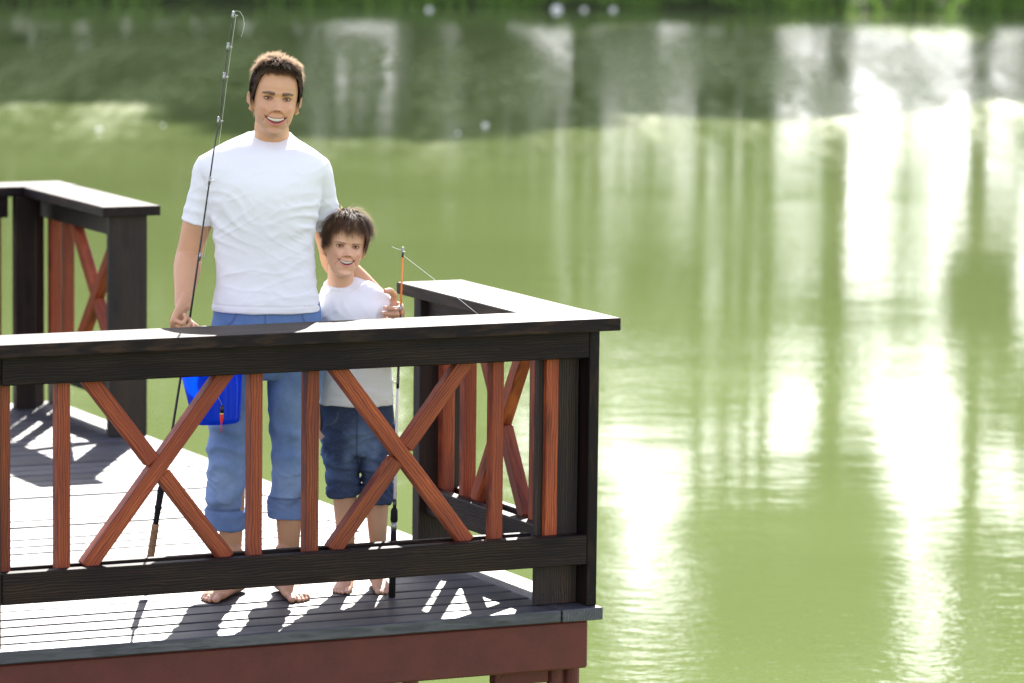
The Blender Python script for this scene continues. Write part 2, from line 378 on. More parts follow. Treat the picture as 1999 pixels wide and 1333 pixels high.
class Shell:
    def __init__(s): s.V = []; s.F = []; s.n = 0
    def add(s, V, F):
        s.V.append(np.asarray(V, float)); s.F += [tuple(i+s.n for i in f) for f in F]; s.n += len(V)
    def rings(s, Rg):
        """Rg: list of (k,3) arrays, closed with fans"""
        m, k = len(Rg), len(Rg[0]); V = np.concatenate(list(Rg)+[Rg[0].mean(0)[None], Rg[-1].mean(0)[None]]); F = []
        for i in range(m-1):
            for j in range(k): F.append((i*k+j, i*k+(j+1) % k, (i+1)*k+(j+1) % k, (i+1)*k+j))
        for j in range(k): F.append((m*k, (j+1) % k, j)); F.append((m*k+1, (m-1)*k+j, (m-1)*k+(j+1) % k))
        s.add(V, F)
    def limb(s, K, up=(0, -1, 0), m=6, k=20, cap=True, sq=2.0):
        """K rows: x,y,z,ra,rb  (ra across, rb along 'up')"""
        K = np.array([tuple(float(x) for x in r)+((float(r[3]),) if len(r) == 4 else ()) for r in K])
        Q = cr_interp(K, m); P = Q[:, :3]; T = np.gradient(P, axis=0); T /= np.linalg.norm(T, axis=1)[:, None]
        Rg = []; u = np.array(up, float); a = np.arange(k)*2*np.pi/k
        ca, sa = np.cos(a), np.sin(a); e = 2/sq; ca = np.sign(ca)*abs(ca)**e; sa = np.sign(sa)*abs(sa)**e
        def ring(p, t, ra, rb):
            b = nrm(u - t*u.dot(t)); c = np.cross(t, b); return p + np.outer(ca*ra, c) + np.outer(sa*rb, b)
        if cap:
            for q in (-.98, -.8, -.45):
                w = math.sqrt(1-q*q); r = min(Q[0, 3], Q[0, 4]); Rg.append(ring(P[0]+T[0]*q*r, T[0], Q[0, 3]*w, Q[0, 4]*w))
        for i in range(len(P)): Rg.append(ring(P[i], T[i], Q[i, 3], Q[i, 4]))
        if cap:
            for q in (.45, .8, .98):
                w = math.sqrt(1-q*q); r = min(Q[-1, 3], Q[-1, 4]); Rg.append(ring(P[-1]+T[-1]*q*r, T[-1], Q[-1, 3]*w, Q[-1, 4]*w))
        s.rings(Rg)
    def hloft(s, K, m=6, k=48, sq=2.3):
        """horizontal rings; K rows: z, xL, xR, yF, yB"""
        Q = cr_interp(K, m); a = np.arange(k)*2*np.pi/k; e = 2/sq; ca = np.cos(a); sa = np.sin(a)
        ca = np.sign(ca)*abs(ca)**e; sa = np.sign(sa)*abs(sa)**e; Rg = []
        for z, xl, xr, yf, yb in Q:
            Rg.append(np.stack([(xl+xr)/2+(xr-xl)/2*ca, (yf+yb)/2+(yb-yf)/2*sa, np.full(k, z)], 1))
        s.rings(Rg)
    def ell(s, c, r, axes=None, n=16):
        V = []; A = np.eye(3) if axes is None else np.array([nrm(x) for x in axes])
        Rg = []
        for i in range(1, n):
            th = np.pi*i/n; a = np.arange(n*2)*np.pi/n
            L = np.stack([np.sin(th)*np.cos(a)*r[0], np.sin(th)*np.sin(a)*r[1], np.full(n*2, np.cos(th)*r[2])], 1); Rg.append(np.array(c)+L@A)
        s.rings(Rg)
    def mesh(s, name='tmp'): return mesh_vf(name, np.concatenate(s.V), s.F)
def remesh(shell, voxel, smooth=2, lam=.5):
    me = shell.mesh(); bm = bmesh.new(); bm.from_mesh(me); bmesh.ops.recalc_face_normals(bm, faces=bm.faces); bm.to_mesh(me); bm.free()
    o = bpy.data.objects.new('tmp', me); COL.objects.link(o)
    md = o.modifiers.new('r', 'REMESH'); md.mode = 'VOXEL'; md.voxel_size = voxel; md.adaptivity = 0
    dg = bpy.context.evaluated_depsgraph_get(); dg.update(); ev = o.evaluated_get(dg)
    m2 = bpy.data.meshes.new_from_object(ev); bpy.data.objects.remove(o); bpy.data.meshes.remove(me)
    V = np.empty(len(m2.vertices)*3, np.float32); m2.vertices.foreach_get('co', V); V = V.reshape(-1, 3).astype(float)
    E = np.empty(len(m2.edges)*2, np.int32); m2.edges.foreach_get('vertices', E); E = E.reshape(-1, 2)
    G = (m2, V, E)
    V = lap(V, E, smooth, lam); return m2, V, E
def lap(V, E, it, lam=.5):
    n = len(V); deg = np.bincount(E.ravel(), minlength=n)[:, None]
    for _ in range(it):
        S = np.zeros_like(V)
        for c in range(3): S[:, c] = np.bincount(E[:, 0], V[E[:, 1], c], n) + np.bincount(E[:, 1], V[E[:, 0], c], n)
        V = V + lam*(S/deg-V)
    return V
def put(me, V):
    me.vertices.foreach_set('co', V.astype(np.float32).ravel()); me.update()
def normals(me):
    Nn = np.empty(len(me.vertices)*3, np.float32); me.vertex_normals.foreach_get('vector', Nn); return Nn.reshape(-1, 3).astype(float)
def setcol(me, C, name='Col'):
    at = me.attributes.get(name) or me.attributes.new(name, 'FLOAT_COLOR', 'POINT')
    C4 = np.ones((len(C), 4), np.float32); C4[:, :3] = C; at.data.foreach_set('color', C4.ravel())
def g(x, c, s): return np.exp(-((x-c)/s)**2)

# materials
N = NT('skin'); c = N.attr('Col').outputs['Color']; tc = N.n('ShaderNodeTexCoord').outputs['Object']
N.set(base=c, rough=.5, spec=.4, sss=.05, normal=N.bump(N.noise(tc, 300, 2), .12, .001))
N.b.inputs['Subsurface Radius'].default_value = (.012, .004, .002); N.b.inputs['Subsurface Scale'].default_value = .6; M_SKIN = N.m
N = NT('white_cotton'); tc = N.n('ShaderNodeTexCoord').outputs['Object']
N.set(base=(.76, .77, .80), rough=.9, spec=.15, sheen=.1, normal=N.bump(N.noise(tc, 700, 2), .15, .001))
tr = N.n('ShaderNodeBsdfTranslucent'); tr.inputs[0].default_value = (.8, .8, .82, 1); mx = N.n('ShaderNodeMixShader'); mx.inputs[0].default_value = .06
N.l(N.b.outputs[0], mx.inputs[1]); N.l(tr.outputs[0], mx.inputs[2]); N.l(mx.outputs[0], N.out.inputs[0]); M_SHIRT = N.m
N = NT('denim'); c = N.attr('Col').outputs['Color']; tc = N.n('ShaderNodeTexCoord').outputs['Object']
w = N.noise(N.mapv(tc, (1, 1, .25)), 900, 2); w2 = N.noise(tc, 38, 4, .65)
c2 = N.mix(N.maprange(w, .35, .7, 0, .12), c, (.5, .55, .65), 'SCREEN'); c2 = N.mix(N.maprange(w2, .35, .75, 0, .12), c2, (.01, .02, .06))
N.set(base=c2, rough=.85, spec=.2, normal=N.bump(w, .3, .001)); M_DENIM = N.m
def hair_mat(name, c0, c1):
    N = NT(name); r = N.attr('lc').outputs['Fac']
    N.set(base=N.ramp(r, [(0, c0), (1, c1)]), rough=N.maprange(r, 0, .14, .95, .60), spec=N.maprange(r, 0, .14, .0, .28))
    tr = N.n('ShaderNodeBsdfTranslucent'); tr.inputs[0].default_value = (.72, .54, .38, 1); mx = N.n('ShaderNodeMixShader'); N.l(N.maprange(r, 0, .14, .0, .40), mx.inputs[0])
    N.l(N.b.outputs[0], mx.inputs[1]); N.l(tr.outputs[0], mx.inputs[2]); N.l(mx.outputs[0], N.out.inputs[0]); return N.m
M_HAIR = hair_mat('dark_brown_hair', (.014, .009, .006), (.05, .03, .018)); M_HAIRB = hair_mat('brown_hair', (.022, .012, .008), (.085, .048, .028))
M_EYE = simple('eye_white', (.7, .68, .65), .2); M_IRIS = simple('iris', (.03, .016, .01), .15); M_TEETH = simple('teeth', (.68, .65, .59), .3)

# head profiles, metres for an adult head of height .245 (z fraction, half width, front, back)
HP = np.array([
 (.00, .015, .070, -.030), (.025, .027, .083, -.005), (.07, .0385, .0885, .012), (.13, .0490, .0865, .026), (.20, .0585, .087, .045), (.28, .0635, .089, .066),
 (.36, .0675, .088, .082), (.44, .0705, .0865, .092), (.52, .0725, .0855, .099), (.60, .0740, .0895, .103), (.68, .0748, .0905, .103), (.76, .0735, .086, .099),
 (.84, .0675, .0755, .089), (.90, .058, .062, .074), (.95, .044, .044, .055), (.985, .025, .023, .031), (1.0, .004, .003, .004)])
class Head:
    def __init__(s, origin, H, wk, roll, turn, pitch, child=False):
        s.o = np.array(origin, float); s.k = H/.245; s.H = H; s.wk = wk; s.child = child
        cr1, s1 = math.cos(roll), math.sin(roll); ct, st = math.cos(turn), math.sin(turn); cp, sp = math.cos(pitch), math.sin(pitch)
        Rr = np.array([[cr1, 0, s1], [0, 1, 0], [-s1, 0, cr1]]); Rt = np.array([[ct, -st, 0], [st, ct, 0], [0, 0, 1]]); Rp = np.array([[1, 0, 0], [0, cp, -sp], [0, sp, cp]])
        s.Rm = Rr@Rt@Rp; s.ez = .523 if not child else .505; s.bz = .592 if not child else .560; s.nz = .388 if not child else .385; s.mz = .236 if not child else .250
    def world(s, L): return s.o + (np.asarray(L, float))@s.Rm.T
    def local(s, P): return (np.asarray(P, float)-s.o)@s.Rm
    def prof(s, zf):
        return [np.interp(zf, HP[:, 0], HP[:, i])*s.k*(s.wk if i == 1 else 1) for i in (1, 2, 3)]
    def mouth(s, X):
        mw = .0365 if not s.child else .0315; q = np.clip(abs(X)/mw, 0, 1.15)
        sm = s.mz+.048*q**2; return sm, sm+.024*np.clip(1-q**2, 0, 1)**.7+.001, sm-(.040 if not s.child else .036)*np.clip(1-q**2, 0, 1)**.8, mw
    def surf(s, zf, phi, off=0., feat=True):
        """zf array, phi angle from the face front (0) round to the back (pi)"""
        hw, yf, yb = s.prof(zf); k = s.k; e = 2/2.25
        sn, cs = np.sin(phi), np.cos(phi)
        x = (hw+off)*np.sign(sn)*abs(sn)**e
        fr = cs > 0
        ybb = np.where(yb < 0, yb, yb)
        y = np.where(fr, -(yf+off)*abs(cs)**e, (np.maximum(yb, .004)+off)*abs(cs)**e)
        z = zf*s.H + off*np.clip((zf-.55)/.45, 0, 1)**2
        # pull the rear of the lower rings forward under the skull
        y = np.where((~fr) & (yb < 0), y*.2 + yb*abs(cs), y)
        if feat:
            X = x/k/s.wk; Z = zf; d = np.zeros_like(x)
            m = np.clip(cs*1.6, 0, 1)
            ch = s.child
            nt = s.nz; E = s.ez-.497
            ridge = np.clip((.56+E-Z)/(.56+E-nt), 0, 1)*(Z > nt-.0) 
            d += (.027 if not ch else .019)*g(X, 0, .0080+.003*ridge)*(ridge**1.15)*g(Z, nt, .22)
            d += (.027 if not ch else .019)*g(X, 0, .0115)*g(Z, nt, .028)*(Z <= nt)
            d += .0035*g(X, 0, .011)*g(Z, nt+.015, .035)
            for sx in (-1, 1):
                d += .0070*g(X, sx*.0120, .0055)*g(Z, nt-.018, .026)
                d += -.0145*g(X, sx*.030, .0140)*g(Z, .492+E, .038)            # socket
                d += .0035*g(X, sx*.033, .013)*g(Z, .468+E, .014)              # lower lid, smiling
                d += .0060*g(X, sx*.027, .018)*g(Z, s.bz+.005, .026)              # brow ridge
                d += .0085*g(X, sx*.042, .013)*g(Z, .40, .050)              # cheek, lifted
                d += .0045*g(X, sx*.030, .012)*g(Z, .345, .045)
                t = np.clip((.335-Z)/.11, 0, 1); d += -.0050*g(X, sx*(.0165+.023*t), .0038)*((Z < .345) & (Z > .19))
                d += -.003*g(X, sx*.044, .006)*g(Z, .26, .05)
                d += -.006*g(X, sx*.055, .018)*g(Z, .60, .06)*0
            sm, up, lo, mw = s.mouth(X)
            inm = (abs(X) < mw)
            d += .0042*g(Z, up+.012, .014)*g(X, 0, .024) + .0058*g(Z, lo-.018, .016)*g(X, 0, .021)
            ap = inm & (Z < up) & (Z > lo); d = np.where(ap, d-.0075, d)
            d += -.0045*g(Z, .125, .022)*g(X, 0, .03) + .0055*g(Z, .065, .045)*g(X, 0, .017)
            d += -.003*g(Z, .52+E, .03)*g(X, 0, .009)
            # eye slit
            for sx in (-1, 1):
                ex = (X-sx*.0312)/.0142; hh = (.0205 if not ch else .020)*(1-np.clip(abs(ex), 0, 1)**2.2)
                es = (abs(ex) < 1) & (Z < s.ez+hh*.8+.004*ex*sx) & (Z > s.ez-hh*.55)
                d = np.where(es, d-.0045, d)
            y = y - d*k*m
        return np.stack([x, y, z], -1)
    def shell(s, sh, nz=150, nk=220):
        zf = np.concatenate([np.linspace(0, .62, 120), np.linspace(.625, .999, 46)]); ph = np.linspace(0, 2*np.pi, nk, endpoint=False)
        # finer towards the face front
        ph = ph - .55*np.sin(ph)
        Rg = [s.world(s.surf(np.full(nk, z), ph)) for z in zf]; sh.rings(Rg)
        k = s.k
        for sx in (-1, 1):      # ears
            c = s.world(np.array([sx*(.0755*k*s.wk), .010*k, .445*s.H])); out = s.Rm@nrm((sx*.92, -.10-.28, .05)); bk = s.Rm@nrm((sx*.36, .93, 0)); upv = s.Rm@nrm((sx*.10, .12, 1))
            sh.ell(c, (.0075*k, .018*k, .031*k), (out, bk, upv), 12)
            T = np.linspace(-.3, 4.9, 18); pts = []
            for t in T:
                a, b = math.cos(t), math.sin(t); pts.append(tuple(c + bk*(a*.0155*k*(1 if b > 0 else .8)) + upv*(b*.0275*k) + out*.0075*k) + (.0042*k,))
            sh.limb(pts, up=out, m=2, k=8)
            sh.ell(c - upv*.027*k + out*.003*k, (.005*k, .009*k, .009*k), (out, bk, upv), 8)
    def paint(s, P, C, stubble=0.):
        L = s.local(P); X = L[:, 0]/s.k/s.wk; Z = L[:, 2]/s.H; Y = L[:, 1]/s.k; k = s.k
        F = (Y < -.035) & (Z > -.02) & (Z < 1) & (abs(X) < .075)
        Fm = F[:, None]
        def over(C, m, col): m = np.clip(m, 0, 1)[:, None]*Fm; return C*(1-m)+np.array(col)*m
        C = over(C, .30*g(abs(X), .040, .022)*g(Z, .36, .09), (.62, .25, .17))
        C = over(C, .5*g(X, 0, .014)*g(Z, .36, .05), (.58, .24, .16))
        if stubble:
            st = ((Z < .29) & (Z > -.05))*np.clip((.30-Z)/.05, 0, 1); st = st*(1-g(X, 0, .010)*g(Z, .30, .02)*.4)
            C = over(C, stubble*st*(.8+.3*fbm(P*400, 1)), (.30, .17, .115))
        for sx in (-1, 1):
            yb = s.bz + .014*np.clip(1-abs(X-sx*.036)/.022, -1, 1) - .004*(abs(X)-.02)/.03
            th = (.026 if not s.child else .014)*np.clip(1.25-(abs(X)-.012)/.05, .3, 1)
            m = (abs(X) > .012) & (abs(X) < .052) & (X*sx > 0)
            C = over(C, (.86 if not s.child else .55)*m*np.clip(1.5-abs(Z-yb)/th*1.1, 0, 1), (.05, .028, .018))
            ex = (X-sx*.0312)/.0142; hh = .0205*(1-np.clip(abs(ex), 0, 1)**2.2)
            C = over(C, .85*(abs(ex) < 1.08)*g(Z, s.ez+.003+hh*.95, .0095), (.03, .016, .012))
            C = over(C, .45*(abs(ex) < 1.0)*g(Z, s.ez-.005-hh*.7, .008), (.16, .07, .05))
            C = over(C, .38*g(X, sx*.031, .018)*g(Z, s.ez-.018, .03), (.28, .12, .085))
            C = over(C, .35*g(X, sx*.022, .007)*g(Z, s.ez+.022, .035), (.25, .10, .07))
        sm, up, lo, mw = s.mouth(X)
        C = over(C, 1.0*(abs(X) < mw)*((Z <= up) & (Z >= lo)), (.20, .045, .04))
        lipc = (.50, .15, .13) if not s.child else (.58, .21, .18)
        C = over(C, .75*(abs(X) < mw)*(Z > up)*g(Z, up+.004, .011), lipc); C = over(C, .95*(abs(X) < mw*.86)*(Z < lo)*g(Z, lo-.010, .020), lipc)
        C = over(C, .9*g(abs(X), mw, .003)*g(Z, sm+.002, .012), (.07, .025, .02))
        for sx in (-1, 1):
            C = over(C, .7*g(X, sx*.0075, .0035)*g(Z, s.nz-.022, .008), (.10, .035, .025))
            t = np.clip((.335-Z)/.11, 0, 1); C = over(C, .30*g(X, sx*(.0165+.023*t), .003)*((Z < .345) & (Z > .19)), (.26, .11, .08))
        return C
    def extras(s, root, iris):
        k = s.k
        for sx in (-1, 1):
            hw, yf, yb = s.prof(np.array([s.ez])); x = sx*.0312*k*s.wk
            base = s.surf(np.array([s.ez]), np.array([math.asin(min(1, abs(x)/hw[0])**1.125)*sx]))[0]
            Rr = .0120*k; c = np.array([x, base[1]+Rr-.0042*k, (s.ez+.002)*s.H])
            cw = s.world(c); bm = bmesh.new(); bmesh.ops.create_uvsphere(bm, u_segments=28, v_segments=18, radius=Rr)
            look = s.Rm@nrm((0, -1, -.02)); q = Vector(look).to_track_quat('Z', 'Y')
            bm.transform(q.to_matrix().to_4x4()); bm.transform(Matrix.Diagonal((1.12, 1, .74, 1))); bmesh.ops.translate(bm, verts=bm.verts, vec=Vector(cw))
            me = bpy.data.meshes.new('eye'); bm.to_mesh(me); bm.free(); e = link_mesh('eye', me, M_EYE, root, True); me.materials.append(iris)
            for p in me.polygons:
                d = Vector(p.center)-Vector(cw)
                if d.normalized().dot(Vector(look)) > .905: p.material_index = 1
        sh = Shell(); Xs = np.linspace(-1, 1, 61)*s.mouth(np.zeros(1))[3]*(.74 if not s.child else .80); sm, up, lo, mw = s.mouth(Xs); q = abs(Xs)/mw
        zt = up+.012; zb = lo*.18+sm*.82 - .006*(1-q**2); hw = s.prof(np.array([.235]))[0][0]; xx = Xs*k*s.wk
        ph_ = np.arcsin(np.clip(abs(xx)/hw, 0, 1)**1.125)*np.sign(xx); b = s.surf(np.full(61, .235), ph_, feat=False)
        groove = .0007*abs(np.cos(Xs/.0056*np.pi*1.0))**6
        r0 = []
        for zz, dy in ((zt, .001), (zt*.5+zb*.5, -.0002), (zb, .0006), (zb+.001, .004), (zt, .0045)):
            r0.append(np.stack([xx, b[:, 1]+(.0030+dy+groove+.004*q**4)*k, (zz+(groove*2 if dy == .0006 else 0))*s.H], 1))
        G = np.stack(r0, 1); V = s.world(G.reshape(-1, 3)); F = [(i_*5+j_, i_*5+(j_+1) % 5, (i_+1)*5+(j_+1) % 5, (i_+1)*5+j_) for i_ in range(60) for j_ in range(5)]
        F += [tuple(range(5))[::-1], tuple(300+j_ for j_ in range(5))]; sh.add(V, F)
        link_mesh('teeth', sh.mesh('teeth'), M_TEETH, root, True)
    def hair(s, root, mat, kind, n, seed):
        rng = np.random.default_rng(seed); k = s.k
        def line(ph):     # hairline height by angle from the front
            a = abs((ph+np.pi) % (2*np.pi)-np.pi); d = np.degrees(a)
            if kind == 'short': return np.interp(d, [0, 25, 42, 52, 62, 72, 84, 90, 104, 112, 130, 180], [.862, .865, .85, .79, .67, .56, .42, .42, .50, .42, .22, .12])
            return np.interp(d, [0, 30, 50, 62, 75, 86, 96, 108, 118, 135, 180], [.86, .86, .80, .66, .55, .46, .50, .50, .40, .20, .10])
        # undercoat
        nk = 160; ph = np.linspace(0, 2*np.pi, nk, endpoint=False); V = []; rows = 46
        lb = line(ph)
        th = (.0125 if kind == 'short' else .0155)*k
        for i in range(rows):
            t = i/(rows-1); zf = lb+(1-lb)*t**.85; zf = np.minimum(zf, .9995)
            off = th*np.clip(t*5, .10, 1)*(1+.25*vnoise(np.stack([np.cos(ph)*5, np.sin(ph)*5, zf*14], 1), 3))
            V.append(s.world(s.surf(zf, ph, feat=False) + 0) if 0 else s.world(s.surf_off(zf, ph, off)))
        sh = Shell(); sh.rings(V)
        hair_me = sh.mesh('hair'); hv = len(hair_me.vertices)
        # strands
        z = rng.uniform(0, 1, n*3); p = rng.uniform(-np.pi, np.pi, n*3); lb = line(p)
        dens = rng.uniform(size=n*3) < np.clip(np.interp(z, [0, .8, .9, .97, 1], [1, 1, 1, .8, .5]), 0, 1)
        ok = (z > lb+.003) & dens; z, p = z[ok][:n], p[ok][:n]; n = len(z)
        root_p = s.surf_off(z, p, np.full(n, th*.55)); e1 = s.surf_off(np.minimum(z+.01, 1), p, np.full(n, th*.55)); e2 = s.surf_off(z, p+.02, np.full(n, th*.55))
        tz = e1-root_p; tp = e2-root_p; tz /= np.linalg.norm(tz, axis=1)[:, None]+1e-9; tp /= np.linalg.norm(tp, axis=1)[:, None]+1e-9
        nn = np.cross(tp, tz); nn *= np.sign((nn*(root_p-np.array([0, .005, .5*s.H]))).sum(1))[:, None]; nn /= np.linalg.norm(nn, axis=1)[:, None]+1e-9
        X, Y, Z = root_p.T
        top = np.clip((z-.72)/.2, 0, 1)
        if kind == 'short':
            comb = np.stack([X*2.5+.15, -.9*top+.10*(1-top), -.1*top-(1-top)*1.0], 1); hi = np.clip((z-.86)/.1, 0, 1); L = (.018+.010*top+.004*hi)*rng.uniform(.6, 1.25, n); lift = .33+.50*top+.35*hi; L = np.where(Y < -.055*k, L*.75, L)
        else:
            crown = np.array([-.02*k, .03*k, s.H])
            comb = root_p-crown; comb /= np.linalg.norm(comb, axis=1)[:, None]+1e-6; comb[:, 2] -= .35; L = (.050+.018*top)*rng.uniform(.6, 1.15, n); lift = .28+.42*top+.25*np.clip((z-.88)/.1, 0, 1); L = np.where((Y < -.03) & (z < .95), L*(rng.uniform(.5, 1.05, n)+.35*np.clip(fbm(root_p*60, 1, 31), -1, 1)), L)
            L = np.where((Y > .02) & (z < .5), L*.5, L); L = np.where((z < .62) & (abs(X) > .045), L*.55, L)
        comb = comb - nn*(comb*nn).sum(1)[:, None]; comb /= np.linalg.norm(comb, axis=1)[:, None]+1e-6
        cl = fbm(root_p*np.array([70, 70, 70.]), 2, 5)[:, None]; cl2 = fbm(root_p*90+9, 2, 8)[:, None]
        d = comb + nn*lift[:, None]*(1+.8*cl) + tp*.45*cl2 + rng.normal(0, .13, (n, 3)); d /= np.linalg.norm(d, axis=1)[:, None]
        w = (.0011 if kind == 'short' else .0012)*rng.uniform(.7, 1.3, n)*k
        side = np.cross(d, nn); side /= np.linalg.norm(side, axis=1)[:, None]
        seg = 5; SV = np.zeros((n, seg*2, 3)); P = root_p.copy(); dd = d.copy()
        for i in range(seg):
            t = i/(seg-1); ww = (w*(1-.8*t))[:, None]; SV[:, i*2] = P-side*ww; SV[:, i*2+1] = P+side*ww
            dd = dd + np.array([0, 0, -.09 if kind == 'short' else -.34])*(1-.3*top)[:, None] - nn*.10; dd /= np.linalg.norm(dd, axis=1)[:, None]
            P = P + dd*(L/(seg-1))[:, None]
            # keep outside the scalp
            zf = np.clip(P[:, 2]/s.H, .02, .985); ang = np.arctan2(P[:, 0], -P[:, 1]); hw, yf, yb = s.prof(zf)
            rr = np.sqrt((P[:, 0]/(hw+th*.8))**2 + (P[:, 1]/np.where(P[:, 1] < 0, yf+th*.8, np.maximum(yb, .02)+th*.8))**2)
            push = (rr < 1) & (P[:, 2] < .93*s.H); P[:, :2] = np.where(push[:, None], P[:, :2]/np.maximum(rr, .5)[:, None], P[:, :2])
        F = []
        base = hv
        idx = np.arange(n)*seg*2+base
        Fq = np.concatenate([np.stack([idx+2*i, idx+2*i+1, idx+2*i+3, idx+2*i+2], 1) for i in range(seg-1)])
        V0 = np.empty(hv*3, np.float32); hair_me.vertices.foreach_get('co', V0); V0 = V0.reshape(-1, 3)
        VV = np.concatenate([V0, s.world(SV.reshape(-1, 3))]); FF = sh.F + [tuple(x) for x in Fq.tolist()]
        me = mesh_vf('hair', VV, FF); at = me.attributes.new('lc', 'FLOAT', 'POINT')
        at.data.foreach_set('value', np.concatenate([np.full(hv, .0), np.repeat(rng.uniform(.15, 1, n), seg*2)]).astype(np.float32))
        return link_mesh('hair', me, mat, root, True)
    def surf_off(s, zf, ph, off):
        hw, yf, yb = s.prof(zf); e = 2/2.25; sn, cs = np.sin(ph), np.cos(ph); t = np.clip((zf-.6)/.4, 0, 1)
        k = 1-.45*t**3; o = off*k
        x = (hw+o)*np.sign(sn)*abs(sn)**e; y = np.where(cs > 0, -(yf+o)*abs(cs)**e, (np.maximum(yb, .01)+o)*abs(cs)**e)
        return np.stack([x, y, zf*s.H + off*1.1*t**1.5], -1)

def hand(sh, W, D, Nn, k, curls, thumb, side, spread=0., tapes=None):
    """W wrist, D towards the knuckles, Nn where the palm faces, side: thumb side sign; curls 4x3 degrees; thumb = list of 3 direction vectors"""
    W = np.array(W, float); D = nrm(D); Nn = nrm(np.array(Nn, float)-D*np.dot(Nn, D)); T = np.cross(D, Nn)*side
    nails = []
    sh.limb([tuple(W-D*.03*k)+(.026*k, .020*k), tuple(W)+(.028*k, .020*k), tuple(W+D*.035*k)+(.037*k, .0165*k), tuple(W+D*.07*k)+(.041*k, .0150*k), tuple(W+D*.086*k)+(.039*k, .0125*k)], up=Nn, m=4, k=20)
    sh.ell(W+D*.035*k+T*.022*k+Nn*.010*k, (.026*k, .017*k, .015*k), (D, T, Nn), 10)
    offs = (.0295, .0100, -.0098, -.0285); lens = ((.044, .026, .021), (.049, .030, .022), (.045, .028, .022), (.036, .021, .019)); rad = (.0092, .0095, .009, .0078)
    for i in range(4):
        p = W + D*(.086-.004*abs(i-1.2))*k + T*offs[i]*k; d = D+T*spread*(1.5-i); d = nrm(d); P = [tuple(p-d*.018*k)+(rad[i]*1.05*k,), tuple(p)+(rad[i]*1.08*k,)]; ang = 0
        for j in range(3):
            ang += math.radians(curls[i][j]); dj = d*math.cos(ang)+Nn*math.sin(ang); q = p+dj*lens[i][j]*k
            P.append(tuple((p+q)/2)+(rad[i]*(.98-.07*j)*k,)); P.append(tuple(q)+(rad[i]*(.97-.10*j)*k,)); p = q
        sh.limb(P, up=T, m=3, k=12)
        nails.append((p - dj*.004*k + (-Nn*math.cos(ang)+d*math.sin(ang))*rad[i]*.8*k, .0065*k))
    p = W + D*.022*k + T*.024*k + Nn*.006*k; P = [tuple(p-nrm(thumb[0])*.012*k)+(.013*k,), tuple(p)+(.0140*k,)]
    for j, (tv, L) in enumerate(zip(thumb, (.040, .032, .026))):
        q = p+nrm(tv)*L*k; P.append(tuple((p+q)/2)+((.0130, .0108, .0108)[j]*k,)); P.append(tuple(q)+((.0118, .0108, .0085)[j]*k,)); p = q
    sh.limb(P, up=D, m=3, k=12); nails.append((p-nrm(thumb[2])*.006*k, .008*k))
    return nails
def foot(sh, A, yaw, k, side):
    """A ankle joint; yaw direction of the toes in plan (0 = towards -y); side +1: big toe towards +x"""
    A = np.array(A, float); d = np.array([math.sin(yaw), -math.cos(yaw), 0]); t = np.array([math.cos(yaw), math.sin(yaw), 0])*side; nails = []
    z0 = .0
    def p(f, l, z): return tuple(np.array([A[0], A[1], 0])+d*f*k+t*l*k+np.array([0, 0, z*k]))
    sh.limb([p(-.052, 0, .030)+(.024*k, .028*k), p(-.035, 0, .033)+(.031*k, .032*k), p(.0, .0, .040)+(.032*k, .038*k), p(.045, .004, .036)+(.034*k, .034*k), p(.09, .003, .026)+(.041*k, .024*k), p(.125, .0, .018)+(.044*k, .017*k), p(.148, -.002, .014)+(.040*k, .013*k)], up=(0, 0, 1), m=4, k=22)
    sh.limb([tuple(A+np.array([0, 0, .06*k]))+(.034*k, .036*k), tuple(A)+(.033*k, .036*k), p(.004, 0, .045)+(.032*k, .038*k)], up=d, m=3, k=18)
    for f, l, r, L, up in ((.150, .030, .0135, .036, .0), (.155, .009, .0092, .030, .0), (.150, -.007, .0085, .027, 0), (.141, -.0215, .008, .024, 0), (.130, -.034, .0078, .021, 0)):
        sp = l*.25
        sh.limb([p(f-.02, l-sp*.2, r+.004)+(r*k, r*k), p(f+L*.35, l+sp*.1, r+.006)+(r*.92*k, r*.95*k), p(f+L*.72, l+sp*.2, r+.001)+(r*1.02*k, r*.95*k), p(f+L, l+sp*.2, r-.001)+(r*.85*k, r*.8*k)], up=(0, 0, 1), m=3, k=12)
        nails.append((np.array(p(f+L*.95, l+sp*.2, r*1.75)), r*.8*k))
    return nails
def pxm(bx, by, s):
    """measured photo position + depth y' -> the person's own frame (x right, y away, z up)"""
    def f(px, py, y=0.):
        z = (by-py-39.1*y*2.63)/(583-39.1*y); return np.array([(px-bx-6.6*z)/s, y, z])
    return f
def person(px, label, shells, head, hairkind, hairmat, skin, nails, voxel, seed, stub=0., sc=1.):
    root = thing('person', px, label, 'person', rz=-YAW); root.scale = (sc, sc, sc)
    me, V, E = remesh(shells, voxel, 2, .5); put(me, V); me.name = 'body'
    C = np.tile(np.array(skin), (len(V), 1)); n1 = fbm(V*14, 3, 2)[:, None]; C = C*(1+.07*n1)
    C[:, 0] *= 1; low = np.clip((.10-V[:, 2])/.1, 0, 1)[:, None]; C = C*(1-low*.12)+np.array((.50, .22, .16))*low*.12
    for c, r in nails:
        d = np.linalg.norm(V-c, axis=1); m = np.clip(1.6-d/r, 0, 1)[:, None]*.55; C = C*(1-m)+np.array((.72, .47, .40))*m
    C = head.paint(V, C, stub); setcol(me, np.clip(C, .003, 1)); link_mesh('body', me, M_SKIN, root, True)
    head.extras(root, M_IRIS); head.hair(root, hairmat, hairkind, 19000 if hairkind == 'short' else 19000, seed)
    return root
